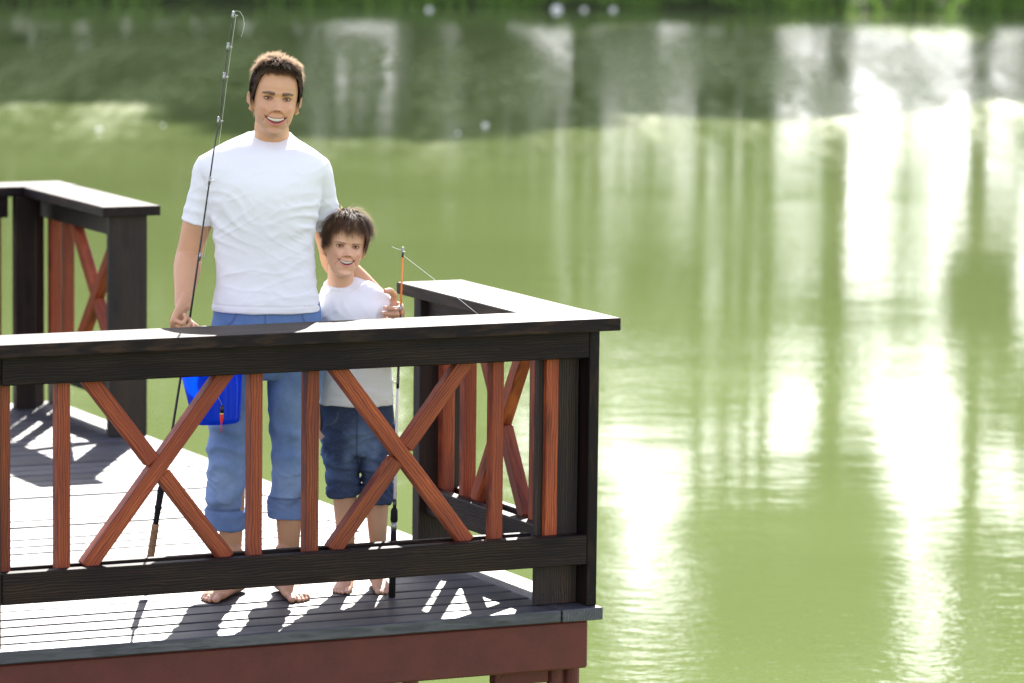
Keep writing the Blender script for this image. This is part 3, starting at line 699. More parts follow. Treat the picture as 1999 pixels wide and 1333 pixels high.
def garment(name, sh, voxel, root, mat, folds, smooth=3, color=None):
    me, V, E = remesh(sh, voxel, smooth, .5); put(me, V); Nn = normals(me); V = V + Nn*folds(V, Nn)[:, None]; V = lap(V, E, 1, .4); put(me, V); me.name = name
    if color is not None: setcol(me, np.clip(color(V, Nn), .002, 1))
    return link_mesh(name, me, mat, root, True)
def wr(P, d, freq, sharp=1., seed=0, warp=.35, st=(3, 3, 3)):
    """wrinkle field: ridges running across direction d"""
    q = P@nrm(d)*freq + warp*freq*.12*fbm(P*np.array(st)*3, 2, seed); return (.5+.5*np.sin(q*2*np.pi+3*vnoise(P*5, seed+3)))**(1+sharp) - .3

# ------------------------------------------------------------------ the man
MX, BX = pxm(510, 1145, 586), pxm(715, 1140, 583)
SKIN = (.53, .290, .165); SKINB = (.60, .355, .225)
MROOT = (-.893-.429*.11+.006, .760-.903*.11, 0); BROOT = (-.549-.429*.06-.003, .675-.903*.06, 0)
sh = Shell()
hm = Head(MX(537, 262, -.035) + np.array([0, .005, .012]), .243, 1.0, R(5.5), R(9), R(0)); hm.shell(sh)
c0 = hm.world(np.array([0, .01, .05])); nb = MX(533, 290, .03)
sh.limb([tuple(hm.world(np.array([0, .028, .10])))+(.050, .055), tuple(hm.world(np.array([0, .030, .035])))+(.0555, .056), tuple((c0+nb)/2+np.array([0, .025, -.004]))+(.0585, .056), tuple(nb)+(.064, .060), tuple(nb+np.array([0, .01, -.05]))+(.09, .065)], m=5, k=28)
sh.hloft([(.80, -.10, .13, -.07, .08), (.95, -.11, .14, -.08, .09), (1.15, -.105, .135, -.08, .09), (1.3, -.12, .16, -.09, .10), (1.4, -.11, .15, -.07, .08), (1.44, -.05, .10, -.03, .07)], m=3, k=24)
SL, EL_, WL = MX(419, 318, .02), MX(373, 490, .03), MX(368, 585, -.145)
def arm(sh, S, El, Wr, ru, k=1., up=(0, -1, 0)):
    a = El-S; b = Wr-El
    sh.limb([tuple(S+a*.1)+(.035*k, .035*k), tuple(S+a*.35)+(.044*k, .046*k), tuple(S+a*.62)+(.0475*k, .050*k), tuple(S+a*.85)+(.043*k, .044*k), tuple(El)+(.043*k, .043*k), tuple(El+b*.18)+(.0455*k, .043*k), tuple(El+b*.42)+(.042*k, .038*k), tuple(El+b*.75)+(.032*k, .028*k), tuple(Wr)+(.0275*k, .0215*k)], up=up, m=5, k=24)
arm(sh, SL, EL_, WL, 1, 1.02, up=(.3, -1, 0))
nl = []
nl += hand(sh, WL, (-.28, -.62, -.72), (.95, -.25, -.15), 1.0, ((52, 58, 30), (72, 85, 50), (75, 88, 50), (78, 90, 50)), ((.45, -.55, -.35), (.75, -.25, -.55), (.55, .1, -.8)), -1)
SR, ER, WR = MX(617, 320, .03), MX(652, 497, .175), MX(766, 588, .138)
arm(sh, SR, ER, WR, 1, 1.0, up=(.2, -1, 0))
nl += hand(sh, WR, (.38, -.88, -.12), (-.85, -.45, 0), .95, ((38, 68, 30), (42, 68, 32), (45, 68, 32), (50, 68, 34)), ((.1, -.5, .75), (-.35, -.7, .5), (-.6, -.6, .1)), -1)
KL, AL = MX(450, 880, -.03), MX(453, 1082, -.0); KR, AR = MX(566, 880, -.03), MX(565, 1076, .0)
for Hp, Kn, An in ((np.array([-.075, .0, .88]), KL, AL), (np.array([.10, 0, .88]), KR, AR)):
    sh.limb([tuple(Hp)+(.075,), tuple((Hp+Kn)/2)+(.066,), tuple(Kn)+(.050,), tuple(Kn*.65+An*.35+np.array([0, .015, 0]))+(.050,), tuple(Kn*.2+An*.8)+(.037,), tuple(An)+(.0335, .036)], m=4, k=20)
nl += foot(sh, (AL[0]+.008, -.035, AL[2]*.7), R(-24), 1.0, 1); nl += foot(sh, (AR[0]-.012, -.015, AR[2]*.7), R(20), 1.0, -1)
man = person(MROOT, 'smiling barefoot man in white t-shirt and rolled blue jeans, one arm round the boy', sh, hm, 'short', M_HAIR, SKIN, nl, .0019, 21, .35, .992)

# t-shirt
ts = Shell()
def row(py, l, r, f, b):
    z = (1145-py)/583 + .024*min(max((py-430)/150, 0), 1); return (z, (l-510-6.6*z)/586, (r-510-6.6*z)/586, f, b)
ts.hloft([row(607, 418, 629, -.118, .118), row(602, 417, 629, -.121, .120), row(580, 421, 627, -.120, .115), row(545, 427, 621, -.114, .108), row(505, 427, 619, -.112, .106), row(465, 424, 617, -.118, .112), row(425, 420, 622, -.128, .120),
          row(385, 414, 630, -.134, .124), row(350, 408, 634, -.130, .122), row(322, 398, 640, -.112, .108), row(300, 402, 636, -.092, .096), row(285, 416, 622, -.074, .088), row(272, 438, 602, -.046, .082), row(262, 462, 586, -.014, .080), row(254, 482, 575, .020, .076), row(250, 489, 571, .034, .073)], m=5, k=72, sq=2.35)
def sleeve(S, El, fr_, r0, r1, yo):
    a = El-S; e = S+a*fr_
    ts.limb([tuple(S+np.array(yo))+(r0*.9, r0*.9), tuple(S)+(r0, r0*1.05), tuple(S+a*fr_*.45)+(r0*.98, r0*1.03), tuple(S+a*fr_*.8)+(r1, r1*1.04), tuple(e)+(r1, r1*1.04)], m=5, k=32, cap=False)
sleeve(SL, EL_, .62, .055, .0560, (.05, 0, .004)); sleeve(SR, ER, .58, .055, .0560, (-.05, 0, .004))
# collar band
cc = MX(531, 268, .012); pts = []
for t in np.linspace(0, 2*np.pi, 33):
    a, b = math.sin(t), math.cos(t); pts.append((cc[0]+.0735*a, cc[1]-.062*b, cc[2]-.031*b+.004, .0095, .0105))
ts.limb(pts, up=(0, 0, 1), m=2, k=8, cap=False)
def crease(P, st, seed, sh=7):
    return (1-np.abs(vnoise(P*np.array(st), seed) + .35*vnoise(P*np.array(st)*2.1, seed+1)))**sh
def tilted(V, a):
    c_, s_ = math.cos(a), math.sin(a); return np.stack([V[:, 0]*c_+V[:, 2]*s_, V[:, 1], -V[:, 0]*s_+V[:, 2]*c_], 1)
def shirt_folds(V, Nn):
    x, y, z = V.T; f = np.zeros(len(V))
    zw = 1145
    aL = MX(430, 410); aR = MX(615, 420)
    dl = np.hypot(x-aL[0], z-aL[2]); dr = np.hypot(x-aR[0], z-aR[2])
    f += .0050*wr(V, (.45, .2, .9), 24, .8, 1, .2)*np.exp(-(dl/.10)**2) + .0045*wr(V, (-.4, .2, .9), 24, .8, 4, .2)*np.exp(-(dr/.09)**2)
    m1 = np.clip(fbm(V*6, 2, 3)+.35, 0, 1); m2 = np.clip(fbm(V*5+3, 2, 6)+.2, 0, 1)
    f += .0030*wr(V, (.12, 0, 1), 21, .6, 7, .5)*np.exp(-((z-1.06)/.13)**2)*m1
    f += .0030*wr(V, (.55, .1, .85), 15, .5, 9, .5)*np.exp(-((z-1.20)/.10)**2)*m2
    f += .0030*crease(tilted(V, .5), (4, 5, 22), 201)*np.exp(-(dl/.17)**2) + .0030*crease(tilted(V, -.5), (4, 5, 22), 203)*np.exp(-(dr/.15)**2)
    f += .0024*crease(tilted(V, .12), (5, 5, 19), 205)*np.exp(-((z-1.08)/.11)**2) + .0016*crease(tilted(V, .35), (5, 5, 13), 207)
    f += .0022*wr(V, (1, .4, -.15), 10, .4, 12)*np.exp(-((z-.97)/.05)**2)
    f += .0030*fbm(V*np.array((6, 6, 9)), 3, 15) + .0008*fbm(V*np.array((22, 22, 34)), 2, 16)
    f += np.where((z < .974) & (z > .968), -.0022, 0)      # hem stitch
    return f
garment('t_shirt', ts, .0034, man, M_SHIRT, shirt_folds, 2)

# jeans
jn = Shell()
jn.hloft([row(735, 420, 626, -.100, .120), row(714, 416, 634, -.112, .135), row(690, 413, 634, -.114, .138), row(660, 415, 632, -.112, .130), row(630, 420, 629, -.106, .116), row(598, 424, 626, -.102, .108), row(580, 428, 622, -.098, .10)], m=4, k=56)
LK = MX(446, 880, -.03); RK = MX(567, 880, -.03)
def leg(pts): jn.limb([tuple(p)+(a, b) for p, a, b in pts], m=6, k=40, cap=False, sq=2.1)
leg([(MX(464, 700, .0), .096, .108), (MX(459, 760, -.005), .090, .098), (MX(452, 840, -.02), .0685, .080), (MX(447, 900, -.02), .0635, .074), (MX(444, 950, -.005), .062, .068), (MX(442, 982, .01), .0635, .066), (MX(441, 990, .01), .0635, .066)])
leg([(MX(578, 700, .0), .096, .108), (MX(574, 760, -.005), .086, .098), (MX(570, 840, -.02), .0640, .080), (MX(567, 900, -.02), .0590, .072), (MX(563, 945, -.005), .0585, .066), (MX(561, 958, .01), .0590, .064), (MX(561, 966, .01), .0590, .064)])
def cuff(a, b, r, rb):
    jn.limb([tuple(a)+(r, rb), tuple(a*.93+b*.07)+(r+.0055, rb+.0055), tuple(a*.5+b*.5)+(r+.007, rb+.007), tuple(a*.04+b*.96)+(r+.0085, rb+.0085), tuple(b)+(r+.004, rb+.004)], m=4, k=40, cap=False, sq=2.1)
cuff(MX(442, 980, .01), MX(440, 1019, .012), .0635, .067); cuff(MX(561, 953, .01), MX(560, 996, .012), .0585, .065)
def jean_folds(V, Nn):
    x, y, z = V.T; s = np.where(x > .01, 1, -1)
    f = .0070*wr(V, (.25, .2, 1), 10, .9, 21)*np.exp(-((z-.50)/.13)**2) + .0080*wr(V, (-.5, .1, 1), 9, .8, 25)*np.exp(-((z-.33)/.09)**2)
    f += .004*wr(V, (.7, .2, .9), 9, .8, 28)*np.exp(-((z-.84)/.07)**2)
    f += .0070*fbm(V*np.array((9, 9, 6)), 3, 30) + .0025*wr(V, (0, 0, 1), 22, 1, 33)*np.exp(-((z-.26)/.05)**2)
    f += .0050*crease(tilted(V, .35*s[0]), (7, 7, 16), 221)*np.exp(-((z-.50)/.14)**2) + .0050*crease(tilted(V, -.4), (8, 8, 20), 223)*np.exp(-((z-.36)/.07)**2) + .004*crease(tilted(V, .9), (8, 8, 18), 225)*np.exp(-((z-.80)/.08)**2)
    return f
def seam(d, w): return np.exp(-(d/w)**2)
def jean_col(V, Nn):
    x, y, z = V.T; front = y < 0
    C = np.tile(np.array((.095, .180, .38)), (len(V), 1)); n = fbm(V*np.array((10, 10, 6)), 3, 40)
    fade = np.clip(.55*np.exp(-((z-.62)/.20)**2)*front + .45*np.exp(-((z-.40)/.12)**2)*front + .45*n, 0, 1)[:, None]
    C = C*(1-fade*.75)+np.array((.30, .43, .68))*fade*.75
    for cx, w in ((MX(448, 900)[0], 1), (MX(567, 900)[0], 1)):
        pass
    # side and inner seams, pocket curves
    kd = np.zeros(len(V))
    for (cx, cz, rx_, rz_) in ((MX(424, 598)[0], .945, .075, .052), (MX(632, 598)[0], .945, .062, .050)):
        q = np.sqrt(((x-cx)/rx_)**2+((z-cz)/rz_)**2); kd = np.maximum(kd, seam(q-1, .055)*front*(z < .945)*(z > .86))
    kd = np.maximum(kd, seam(x-MX(524, 620)[0]-.002, .003)*front*(z > .84))
    C = C*(1-.45*kd[:, None]) 
    hem = ((z < .293)*(z > .0))[:, None]*(x < .01)[:, None] + ((z < .331))[:, None]*(x > .01)[:, None]
    hem = np.clip(hem, 0, 1); C = C*(1-hem*.55) + np.array((.10, .17, .36))*hem*.55
    edge = seam(z-np.where(x > .01, .326, .283), .004)[:, None]; C = C*(1-.5*edge)
    return C*(1+.05*fbm(V*60, 2, 44))[:, None]
garment('jeans', jn, .0036, man, M_DENIM, jean_folds, 2, jean_col)

# ------------------------------------------------------------------ the boy
sh = Shell()
hb = Head(BX(673, 539, -.045) + np.array([0, .0, .016]), .208, 1.02, R(6.5), R(11), R(0), child=True); hb.shell(sh)
nb = BX(672, 560, .015)
sh.limb([tuple(hb.world(np.array([0, .026, .08])))+(.040, .045), tuple(hb.world(np.array([0, .028, .028])))+(.0425, .043), tuple((hb.world(np.array([0, .03, 0.01]))+nb)/2)+(.0445, .042), tuple(nb)+(.050, .046), tuple(nb+np.array([0, 0, -.04]))+(.07, .05)], m=5, k=26)
sh.hloft([(.52, -.10, .06, -.05, .06), (.65, -.10, .06, -.055, .06), (.8, -.11, .05, -.06, .06), (.92, -.12, .05, -.055, .06), (.98, -.10, .03, -.03, .05)], m=3, k=24)
bSL, bEL, bWL = BX(643, 582, 0), BX(629, 712, .03), BX(626, 797, -.01)
bSR, bER, bWR = BX(749, 578, 0), BX(765, 682, .02), BX(772, 684, -.125)
arm(sh, bSL, bEL, bWL, 1, .66); arm(sh, bSR, bER, bWR, 1, .66)
nl = []
nl += hand(sh, bWL, (.0, -.10, -1), (1, .1, 0), .70, ((22, 25, 15), (26, 30, 18), (30, 32, 20), (34, 34, 20)), ((.0, -.75, -.8), (.15, -.4, -1), (.2, -.1, -1)), -1)
nl += hand(sh, bWR, (.22, -.95, .05), (-.95, -.25, -.05), .70, ((60, 85, 45), (68, 85, 50), (72, 86, 50), (75, 88, 50)), ((-.3, -.5, .5), (-.6, -.5, .1), (-.6, -.3, -.3)), 1)
for Hp, Kn, An, fy in ((BX(676, 810, 0), BX(676, 925, -.02), BX(680, 1088, .02), R(-6)), (BX(738, 810, 0), BX(739, 925, -.02), BX(741, 1084, .03), R(12))):
    sh.limb([tuple(Hp)+(.052,), tuple((Hp+Kn)/2)+(.046,), tuple(Kn)+(.040,), tuple(Kn*.72+An*.28+np.array([0, .010, 0]))+(.0395,), tuple(Kn*.3+An*.7)+(.030,), tuple(An)+(.0255, .027)], m=4, k=20)
    nl += foot(sh, (An[0], -.005, An[2]*.6), fy, .74, 1 if fy < 0 else -1)
boy = person(BROOT, 'smiling barefoot boy with a brown fringe, in white t-shirt and rolled dark denim shorts', sh, hb, 'fringe', M_HAIRB, SKINB, nl, .0017, 33, 0., .997)
ts = Shell()
def rowb(py, l, r, f, b):
    z = (1140-py)/583 + .022*min(max((py-640)/120, 0), 1); return (z, (l-715-6.6*z)/583, (r-715-6.6*z)/583, f, b)
ts.hloft([rowb(791, 629, 772, -.088, .084), rowb(786, 628, 773, -.091, .086), rowb(750, 629, 771, -.090, .084), rowb(700, 631, 766, -.087, .080), rowb(650, 631, 764, -.085, .080), rowb(620, 630, 764, -.084, .080), rowb(590, 628, 766, -.078, .076), rowb(572, 630, 758, -.066, .070), rowb(559, 633, 754, -.050, .068), rowb(548, 639, 740, -.034, .064), rowb(539, 644, 722, -.016, .060), rowb(532, 649, 704, .0, .056)], m=5, k=64, sq=2.35)
def slv(S, El, f0, r0, r1, yo):
    a = El-S
    ts.limb([tuple(S+np.array(yo))+(r0*.85, r0*.85), tuple(S)+(r0, r0*1.05), tuple(S+a*f0*.5)+(r0*1.0, r0*1.05), tuple(S+a*f0)+(r1, r1*1.05)], m=5, k=28, cap=False)
slv(bSL, bEL, .68, .036, .043, (.05, 0, .010)); slv(bSR, bER, .72, .036, .045, (-.05, 0, .010))
cc = BX(673, 547, .006); pts = []
for t in np.linspace(0, 2*np.pi, 29):
    a, b = math.sin(t), math.cos(t); pts.append((cc[0]+.053*a, cc[1]-.047*b, cc[2]-.013*b, .0075, .0085))
ts.limb(pts, up=(0, 0, 1), m=2, k=8, cap=False)
def bshirt(V, Nn):
    x, y, z = V.T; a = BX(752, 640); d = np.hypot(x-a[0], z-a[2]); b = BX(640, 600); d2 = np.hypot(x-b[0], z-b[2])
    f = .0045*wr(V, (.8, .1, -.5), 22, 1, 51)*np.exp(-(d/.10)**2) + .0035*wr(V, (.8, .1, .5), 20, 1, 53)*np.exp(-(d2/.09)**2)
    f = f + .0028*crease(tilted(V, .7), (6, 6, 22), 211) + .0022*crease(tilted(V, -.9), (6, 6, 18), 213)*(z > .8) + .0024*crease(V, (5, 5, 22), 215)*np.exp(-((z-.66)/.06)**2)
    return f + .0035*wr(V, (1, .3, -.2), 12, .6, 55)*np.exp(-((z-.80)/.12)**2)*.7 + .0030*fbm(V*np.array((10, 10, 7)), 3, 57) + .0025*wr(V, (.3, .1, 1), 13, .8, 59)*np.exp(-((z-.64)/.05)**2)
garment('t_shirt', ts, .0032, boy, M_SHIRT, bshirt, 2)
jn = Shell()
jn.hloft([rowb(888, 640, 768, -.066, .074), rowb(866, 634, 774, -.080, .090), rowb(825, 630, 775, -.084, .094), rowb(800, 629, 773, -.080, .084), rowb(775, 633, 770, -.074, .076)], m=4, k=48)
for P3, cf in (([(BX(669, 850), .066, .076), (BX(671, 890, -.01), .060, .070), (BX(675, 925, -.01), .0525, .063), (BX(675, 938, -.005), .052, .060)], (BX(675, 922, -.005), BX(676, 956, 0))),
               ([(BX(741, 850), .064, .076), (BX(741, 890, -.01), .058, .070), (BX(740, 930, -.01), .0495, .062), (BX(740, 950, -.005), .0485, .060)], (BX(740, 935, -.005), BX(741, 970, 0)))):
    jn.limb([tuple(p)+(a, b) for p, a, b in P3], m=6, k=36, cap=False)
    a, b = cf; r = P3[-1][1]
    jn.limb([tuple(a)+(r, r+.008), tuple(a*.9+b*.1)+(r+.007, r+.015), tuple(a*.6+b*.4)+(r+.004, r+.011), tuple(a*.45+b*.55)+(r+.008, r+.015), tuple(a*.05+b*.95)+(r+.006, r+.013), tuple(b)+(r+.001, r+.008)], m=4, k=36, cap=False)
def bj(V, Nn):
    x, y, z = V.T
    return .0055*crease(tilted(V, .3), (9, 9, 24), 231)*(z < .56) + .003*crease(tilted(V, -.6), (9, 9, 20), 233) + .0075*wr(V, (.3, .2, 1), 17, 1, 61)*np.exp(-((z-.41)/.07)**2) + .0065*wr(V, (-.5, .2, 1), 13, .8, 63)*np.exp(-((z-.50)/.08)**2) + .0035*fbm(V*11, 3, 65) + .004*wr(V, (.1, 0, 1), 34, .6, 67)*np.exp(-((z-.325)/.03)**2)
def bjc(V, Nn):
    x, y, z = V.T; front = y < .01; C = np.tile(np.array((.010, .024, .066)), (len(V), 1)); n = fbm(V*11, 3, 70)
    fd = np.clip((.9*np.exp(-((z-.47)/.07)**2)*(.5+n) + .25*n)*front, 0, 1)[:, None]; C = C*(1-fd*.7)+np.array((.12, .19, .33))*fd*.7
    kd = np.zeros(len(V))
    for (cx, cz) in ((BX(640, 800)[0], .595), (BX(764, 800)[0], .595)):
        q = np.sqrt(((x-cx)/.045)**2+((z-cz)/.040)**2); kd = np.maximum(kd, seam(q-1, .06)*front*(z < .60))
    C = C*(1-.4*kd[:, None])+np.array((.2, .2, .2))*.25*kd[:, None]
    kd = seam(x-BX(703, 820)[0], .0035)*front*(z > .44); C = C*(1-.6*kd[:, None])
    hem = (z < np.where(x > BX(706, 900)[0], .349, .372))[:, None]; C = np.where(hem, C*.45+np.array((.022, .045, .11))*.55, C)
    return C*(1+.06*fbm(V*60, 2, 74))[:, None]
garment('denim_shorts', jn, .0032, boy, M_DENIM, bj, 2, bjc)

# ------------------------------------------------------------------ fishing rods, bucket, float
fh = Vector((math.sin(YAW), math.cos(YAW), 0)); rth = Vector((math.cos(YAW), -math.sin(YAW), 0))
def w_of(P, root, k=.992): return Vector(root) + (rth*float(P[0]) + fh*float(P[1]) + Vector((0, 0, float(P[2]))))*k
def rayp(px, py):
    U = px-999.5; Vv = py-666.5; u = cr*U+sr*Vv; v = -sr*U+cr*Vv; return FW + RT*(u/8717.8) - UP*(v/8717.8)
M_BLANK = simple('black_rod_blank', (.008, .008, .012), .25, .6); M_FOAMG = simple('black_foam', (.008, .008, .009), .8, .3)
M_MET = simple('guide_metal', (.35, .35, .34), .45, .5, 1.0); M_WHITE = simple('white_blank', (.8, .8, .82), .3); M_ORNG = simple('orange_blank', (.85, .22, .04), .3)
N = NT('cork'); tc = N.n('ShaderNodeTexCoord').outputs['Object']; N.set(base=N.ramp(N.noise(tc, 120, 4, .7), [(.3, (.16, .08, .035)), (.7, (.38, .23, .12))]), rough=.8); M_CORK = N.m
M_LINE = simple('fishing_line', (.75, .78, .7), .25)
def along(A, B, t): return Vector(A).lerp(Vector(B), t)
# the man's rod: a slightly bent line through his fist
base = Vector((-1.334, .689, .0)); gp = w_of(MX(371, 606, -.195), MROOT)
def atdepth(px, py, ref):   # a point on the photo ray at the depth of ref
    d = rayp(px, py); t = (ref-CAM).dot(FW); return CAM + d*t
dir0 = (gp-base)
K = [base + Vector((0, 0, .012))]
for px, py in ((292, 1085), (315, 952), (333, 860), (352, 740), (372, 612), (397, 437), (418, 290), (427, 240), (444, 95), (450, 55), (454.5, 30)):
    t = (1167-py)/(1167-612); K.append(atdepth(px, py, base+dir0*t))
rod = thing('fishing_rod', base, 'long black fishing rod with a cork handle, held upright by the man', 'fishing rod', 'fishing rods')
def lo(p): return Vector(p)-base
tube_obj('rod_blank', M_BLANK, rod, [lo(p) for p in K[2:]], [.0052, .0048, .0043, .0038, .0032, .0026, .0024, .0018, .0015, .0012], 8)
h0, h1, h2, h3 = K[0], K[1], K[2], K[3]
P = lambda t: along(K[0], K[2], t)
tube_obj('cork_handle', M_CORK, rod, [lo(P(.06)), lo(P(.3)), lo(P(.62)), lo(P(.665))], [.0135, .0125, .0120, .0120], 14)
tube_obj('reel_seat', M_FOAMG, rod, [lo(P(.66)), lo(P(.72)), lo(P(.80)), lo(P(.805)), lo(P(.83)), lo(P(.835)), lo(P(.98)), lo(P(1.0)), lo(along(h2, h3, .1))], [.0095, .0095, .0100, .0125, .0125, .0100, .0120, .0110, .006], 14)
tube_obj('butt_cap', M_FOAMG, rod, [lo(P(-.0)), lo(P(.012)), lo(P(.04)), lo(P(.06))], [.008, .0150, .0150, .0115], 12)
def guide(root, p, d, side, r, org, mname='line_guide'):
    V, F = [], []; d = d.normalized(); s = side.normalized(); c = Vector(p)+s*(r+.010)
    n = 16; o = d.cross(s)
    pts = [c + (s*math.cos(2*math.pi*i/n)+o*math.sin(2*math.pi*i/n))*r for i in range(n)]; pts.append(pts[0])
    v, f = polytube([q-org for q in pts], .0013, 6); V += v; F += f
    for sg in (-1, 1):
        b = len(V); v, f = polytube([Vector(p)+d*.012*sg-org, Vector(p)+s*.010-org, c-s*r-org], .0011, 6); V += v; F += [tuple(x+b for x in q) for q in f]
    b = len(V); v, f = cyl_mesh(Vector(p)-d*.014-org, Vector(p)+d*.014-org, .0042, .0042, 8); V += v; F += [tuple(x+b for x in q) for q in f]
    return link_mesh(mname, mesh_vf(mname, V, F), M_MET, root, True)
sd_ = (rth*.9-fh*.35)
gpos = []
for px, py, r in ((444.5, 92, .0030), (437, 150, .003), (426, 236, .0038), (409, 352, .005), (390, 500, .006)):
    t = (1167-py)/(1167-612); p = atdepth(px, py, base+dir0*t); guide(rod, p, dir0, sd_, r, base); gpos.append(p+sd_.normalized()*(r+.01))
tipp = K[-1]; guide(rod, tipp, dir0, sd_, .003, base, 'tip_guide')
ln = [lo(tipp)]
for px, py in ((460, 21), (468, 22), (475, 33), (477, 48), (474, 62), (471, 72)):
    ln.append(lo(atdepth(px, py, tipp)))
tube_obj('loose_line', M_LINE, rod, ln, .0005, 5)
tube_obj('line', M_LINE, rod, [lo(tipp+sd_*.012)]+[lo(q) for q in gpos], .00045, 4)
# the boy's rod
b2 = Vector((-.570, .415, .0)); R2 = thing('fishing_rod', b2, 'short two piece rod with a white lower and orange upper blank, standing by the boy', 'fishing rod', 'fishing rods')
def q2(px, py):
    t = (1166-py)/(1166-485); ref = b2 + (w_of(np.array([0, 0, 0]), b2)-b2)*0 + Vector((0, 0, 1.17*t)) + fh*(.06*t); return atdepth(px, py, ref)-b2
tube_obj('butt', M_FOAMG, R2, [q2(765, 1165), q2(766.5, 1110), q2(768, 1055), q2(768.6, 1034)], [.0115, .0112, .0105, .0090], 14)
tube_obj('reel_seat', M_MET, R2, [q2(768.6, 1036), q2(769, 1018)], [.0098, .0098], 14)
tube_obj('foam_grip', M_FOAMG, R2, [q2(769, 1019), q2(769.2, 1015), q2(769.6, 997), q2(770, 992)], [.010, .0125, .0115, .0085], 14)
tube_obj('blank_collar', M_BLANK, R2, [q2(770, 993), q2(770.6, 984.5), q2(770.8, 981), q2(771, 974)], [.0062, .0062, .0060, .0058], 10)
tube_obj('lower_blank', M_WHITE, R2, [q2(771, 975), q2(773, 880), q2(775, 800), q2(776.5, 756)], [.0055, .0050, .0047, .0042], 10)
tube_obj('ferrule', M_BLANK, R2, [q2(776.3, 758), q2(777, 742), q2(777.5, 728), q2(779, 690)], [.0052, .0050, .0042, .0040], 10)
tube_obj('middle_blank', M_BLANK, R2, [q2(779, 692), q2(781, 640), q2(782, 612)], [.0038, .0036, .0034], 8)
tube_obj('upper_blank', M_ORNG, R2, [q2(782, 613), q2(784.5, 545), q2(786, 500)], [.0038, .0034, .0030], 8)
tube_obj('tip_wrap', M_BLANK, R2, [q2(786, 502), q2(786.2, 493)], [.0036, .0034], 8)
T2 = q2(786.3, 494)+b2
guide(R2, q2(776.5, 745)+b2, Vector((0, 0, 1)), fh*-1+rth*-.4, .0075, b2); guide(R2, q2(781.7, 603)+b2, Vector((0, 0, 1)), -rth-fh*.3, .0045, b2)
guide(R2, T2+Vector((0, 0, .006)), Vector((0, 0, 1)), -fh+rth*.2, .0050, b2, 'tip_guide')
tube_obj('line', M_LINE, R2, [q2(765, 481), q2(773, 485), q2(780, 487), q2(786, 486), q2(789, 500), q2(810, 516), q2(845, 543), q2(893, 581), q2(934, 614)], .0010, 5)

# bucket
N = NT('blue_translucent_plastic'); N.set(base=(.008, .11, .80), rough=.2, spec=.5, coat=.3)
tr = N.n('ShaderNodeBsdfTranslucent'); tr.inputs[0].default_value = (.0, .25, .95, 1); mx = N.n('ShaderNodeMixShader'); mx.inputs[0].default_value = .65
N.l(N.b.outputs[0], mx.inputs[1]); N.l(tr.outputs[0], mx.inputs[2]); N.l(mx.outputs[0], N.out.inputs[0]); M_BUCKET = N.m
bc = w_of(MX(433, 812, -.20), MROOT); bkt = thing('bucket', bc, 'bright blue translucent plastic bucket hanging from the hand of the man', 'bucket', rz=-YAW)
def ringb(z, a, b, cx=0, n=48, sq=2.6):
    t = np.arange(n)*2*np.pi/n; e = 2/sq; return np.stack([cx+a*np.sign(np.cos(t))*abs(np.cos(t))**e, b*np.sign(np.sin(t))*abs(np.sin(t))**e, np.full(n, z)], 1)
prof = [(0.0, .070, .062, .003), (-.0005+.004, .077, .070, .002), (.02, .079, .073, .001), (.12, .0925, .086, -.004), (.20, .103, .096, -.009), (.205, .108, .101, -.009), (.213, .108, .101, -.009), (.213, .1035, .0965, -.009), (.205, .101, .094, -.009), (.12, .0900, .0835, -.004), (.02, .0765, .0705, .001), (.008, .073, .067, .002)]
Rg = [ringb(z, a, b, cx) for z, a, b, cx in prof]; sb = Shell(); sb.rings(Rg)
tilt = Matrix.Rotation(R(-3), 4, 'Y')
me = sb.mesh('bucket_wall'); me.transform(tilt); link_mesh('bucket_wall', me, M_BUCKET, bkt, True)
# handle: a broad black arch from rim to rim
M_BLKP = simple('black_plastic', (.01, .01, .012), .3)
hz = (MX(410, 628, -.2)[2]-MX(424, 812, -.2)[2])
pts = []
for t in np.linspace(-1, 1, 21):
    x = -.009+.106*math.sin(t*math.pi/2); z = .205 + (hz-.205)*math.cos(t*math.pi/2)**.75; pts.append((x-.012*(1-abs(t)), 0, z, .0035, .012+.006*(1-t*t)))
hs = Shell(); hs.limb(pts, up=(0, 1, 0), m=2, k=12); me = hs.mesh('handle'); me.transform(tilt); link_mesh('handle', me, M_BLKP, bkt, True)
gsh = Shell(); gsh.ell((MX(412, 632, -.2)[0]-MX(433, 812, -.2)[0], 0, MX(412, 632, -.2)[2]-MX(433, 812, -.2)[2]), (.034, .024, .0115), None, 12); link_mesh('handle_grip', gsh.mesh('handle_grip'), M_BLKP, bkt, True)
# float hanging on its line in front of the bucket
fp = w_of(MX(449, 806, -.335), MROOT); fl = thing('fishing_float', fp, 'black and red fishing float hanging in front of the blue bucket', 'fishing float')
M_REDP = simple('red_paint', (.8, .02, .015), .35); M_YEL = simple('yellow_paint', (.75, .6, .15), .4)
def fz(py): return (812-py)/583
tube_obj('float_body', M_BLKP, fl, [(.001, 0, fz(784)), (.001, 0, fz(787)), (.0005, 0, fz(799))], [.003, .0062, .0062], 12)
tube_obj('float_band', M_YEL, fl, [(0, 0, fz(799)), (0, 0, fz(801.5))], [.0064, .0060], 12)
tube_obj('float_tip', M_REDP, fl, [(0, 0, fz(801.5)), (0, 0, fz(808)), (-.001, 0, fz(818)), (-.001, 0, fz(819))], [.0062, .0062, .0035, .003], 12)
tube_obj('antenna', M_REDP, fl, [(-.001, 0, fz(819)), (-.001, 0, fz(836))], [.0022, .0018], 8)
tube_obj('float_line', M_LINE, fl, [(.001, 0, fz(784)), tuple(Matrix.Rotation(0, 3, 'Z')@(gp+Vector((0, 0, -.01))-fp))], .0005, 4)
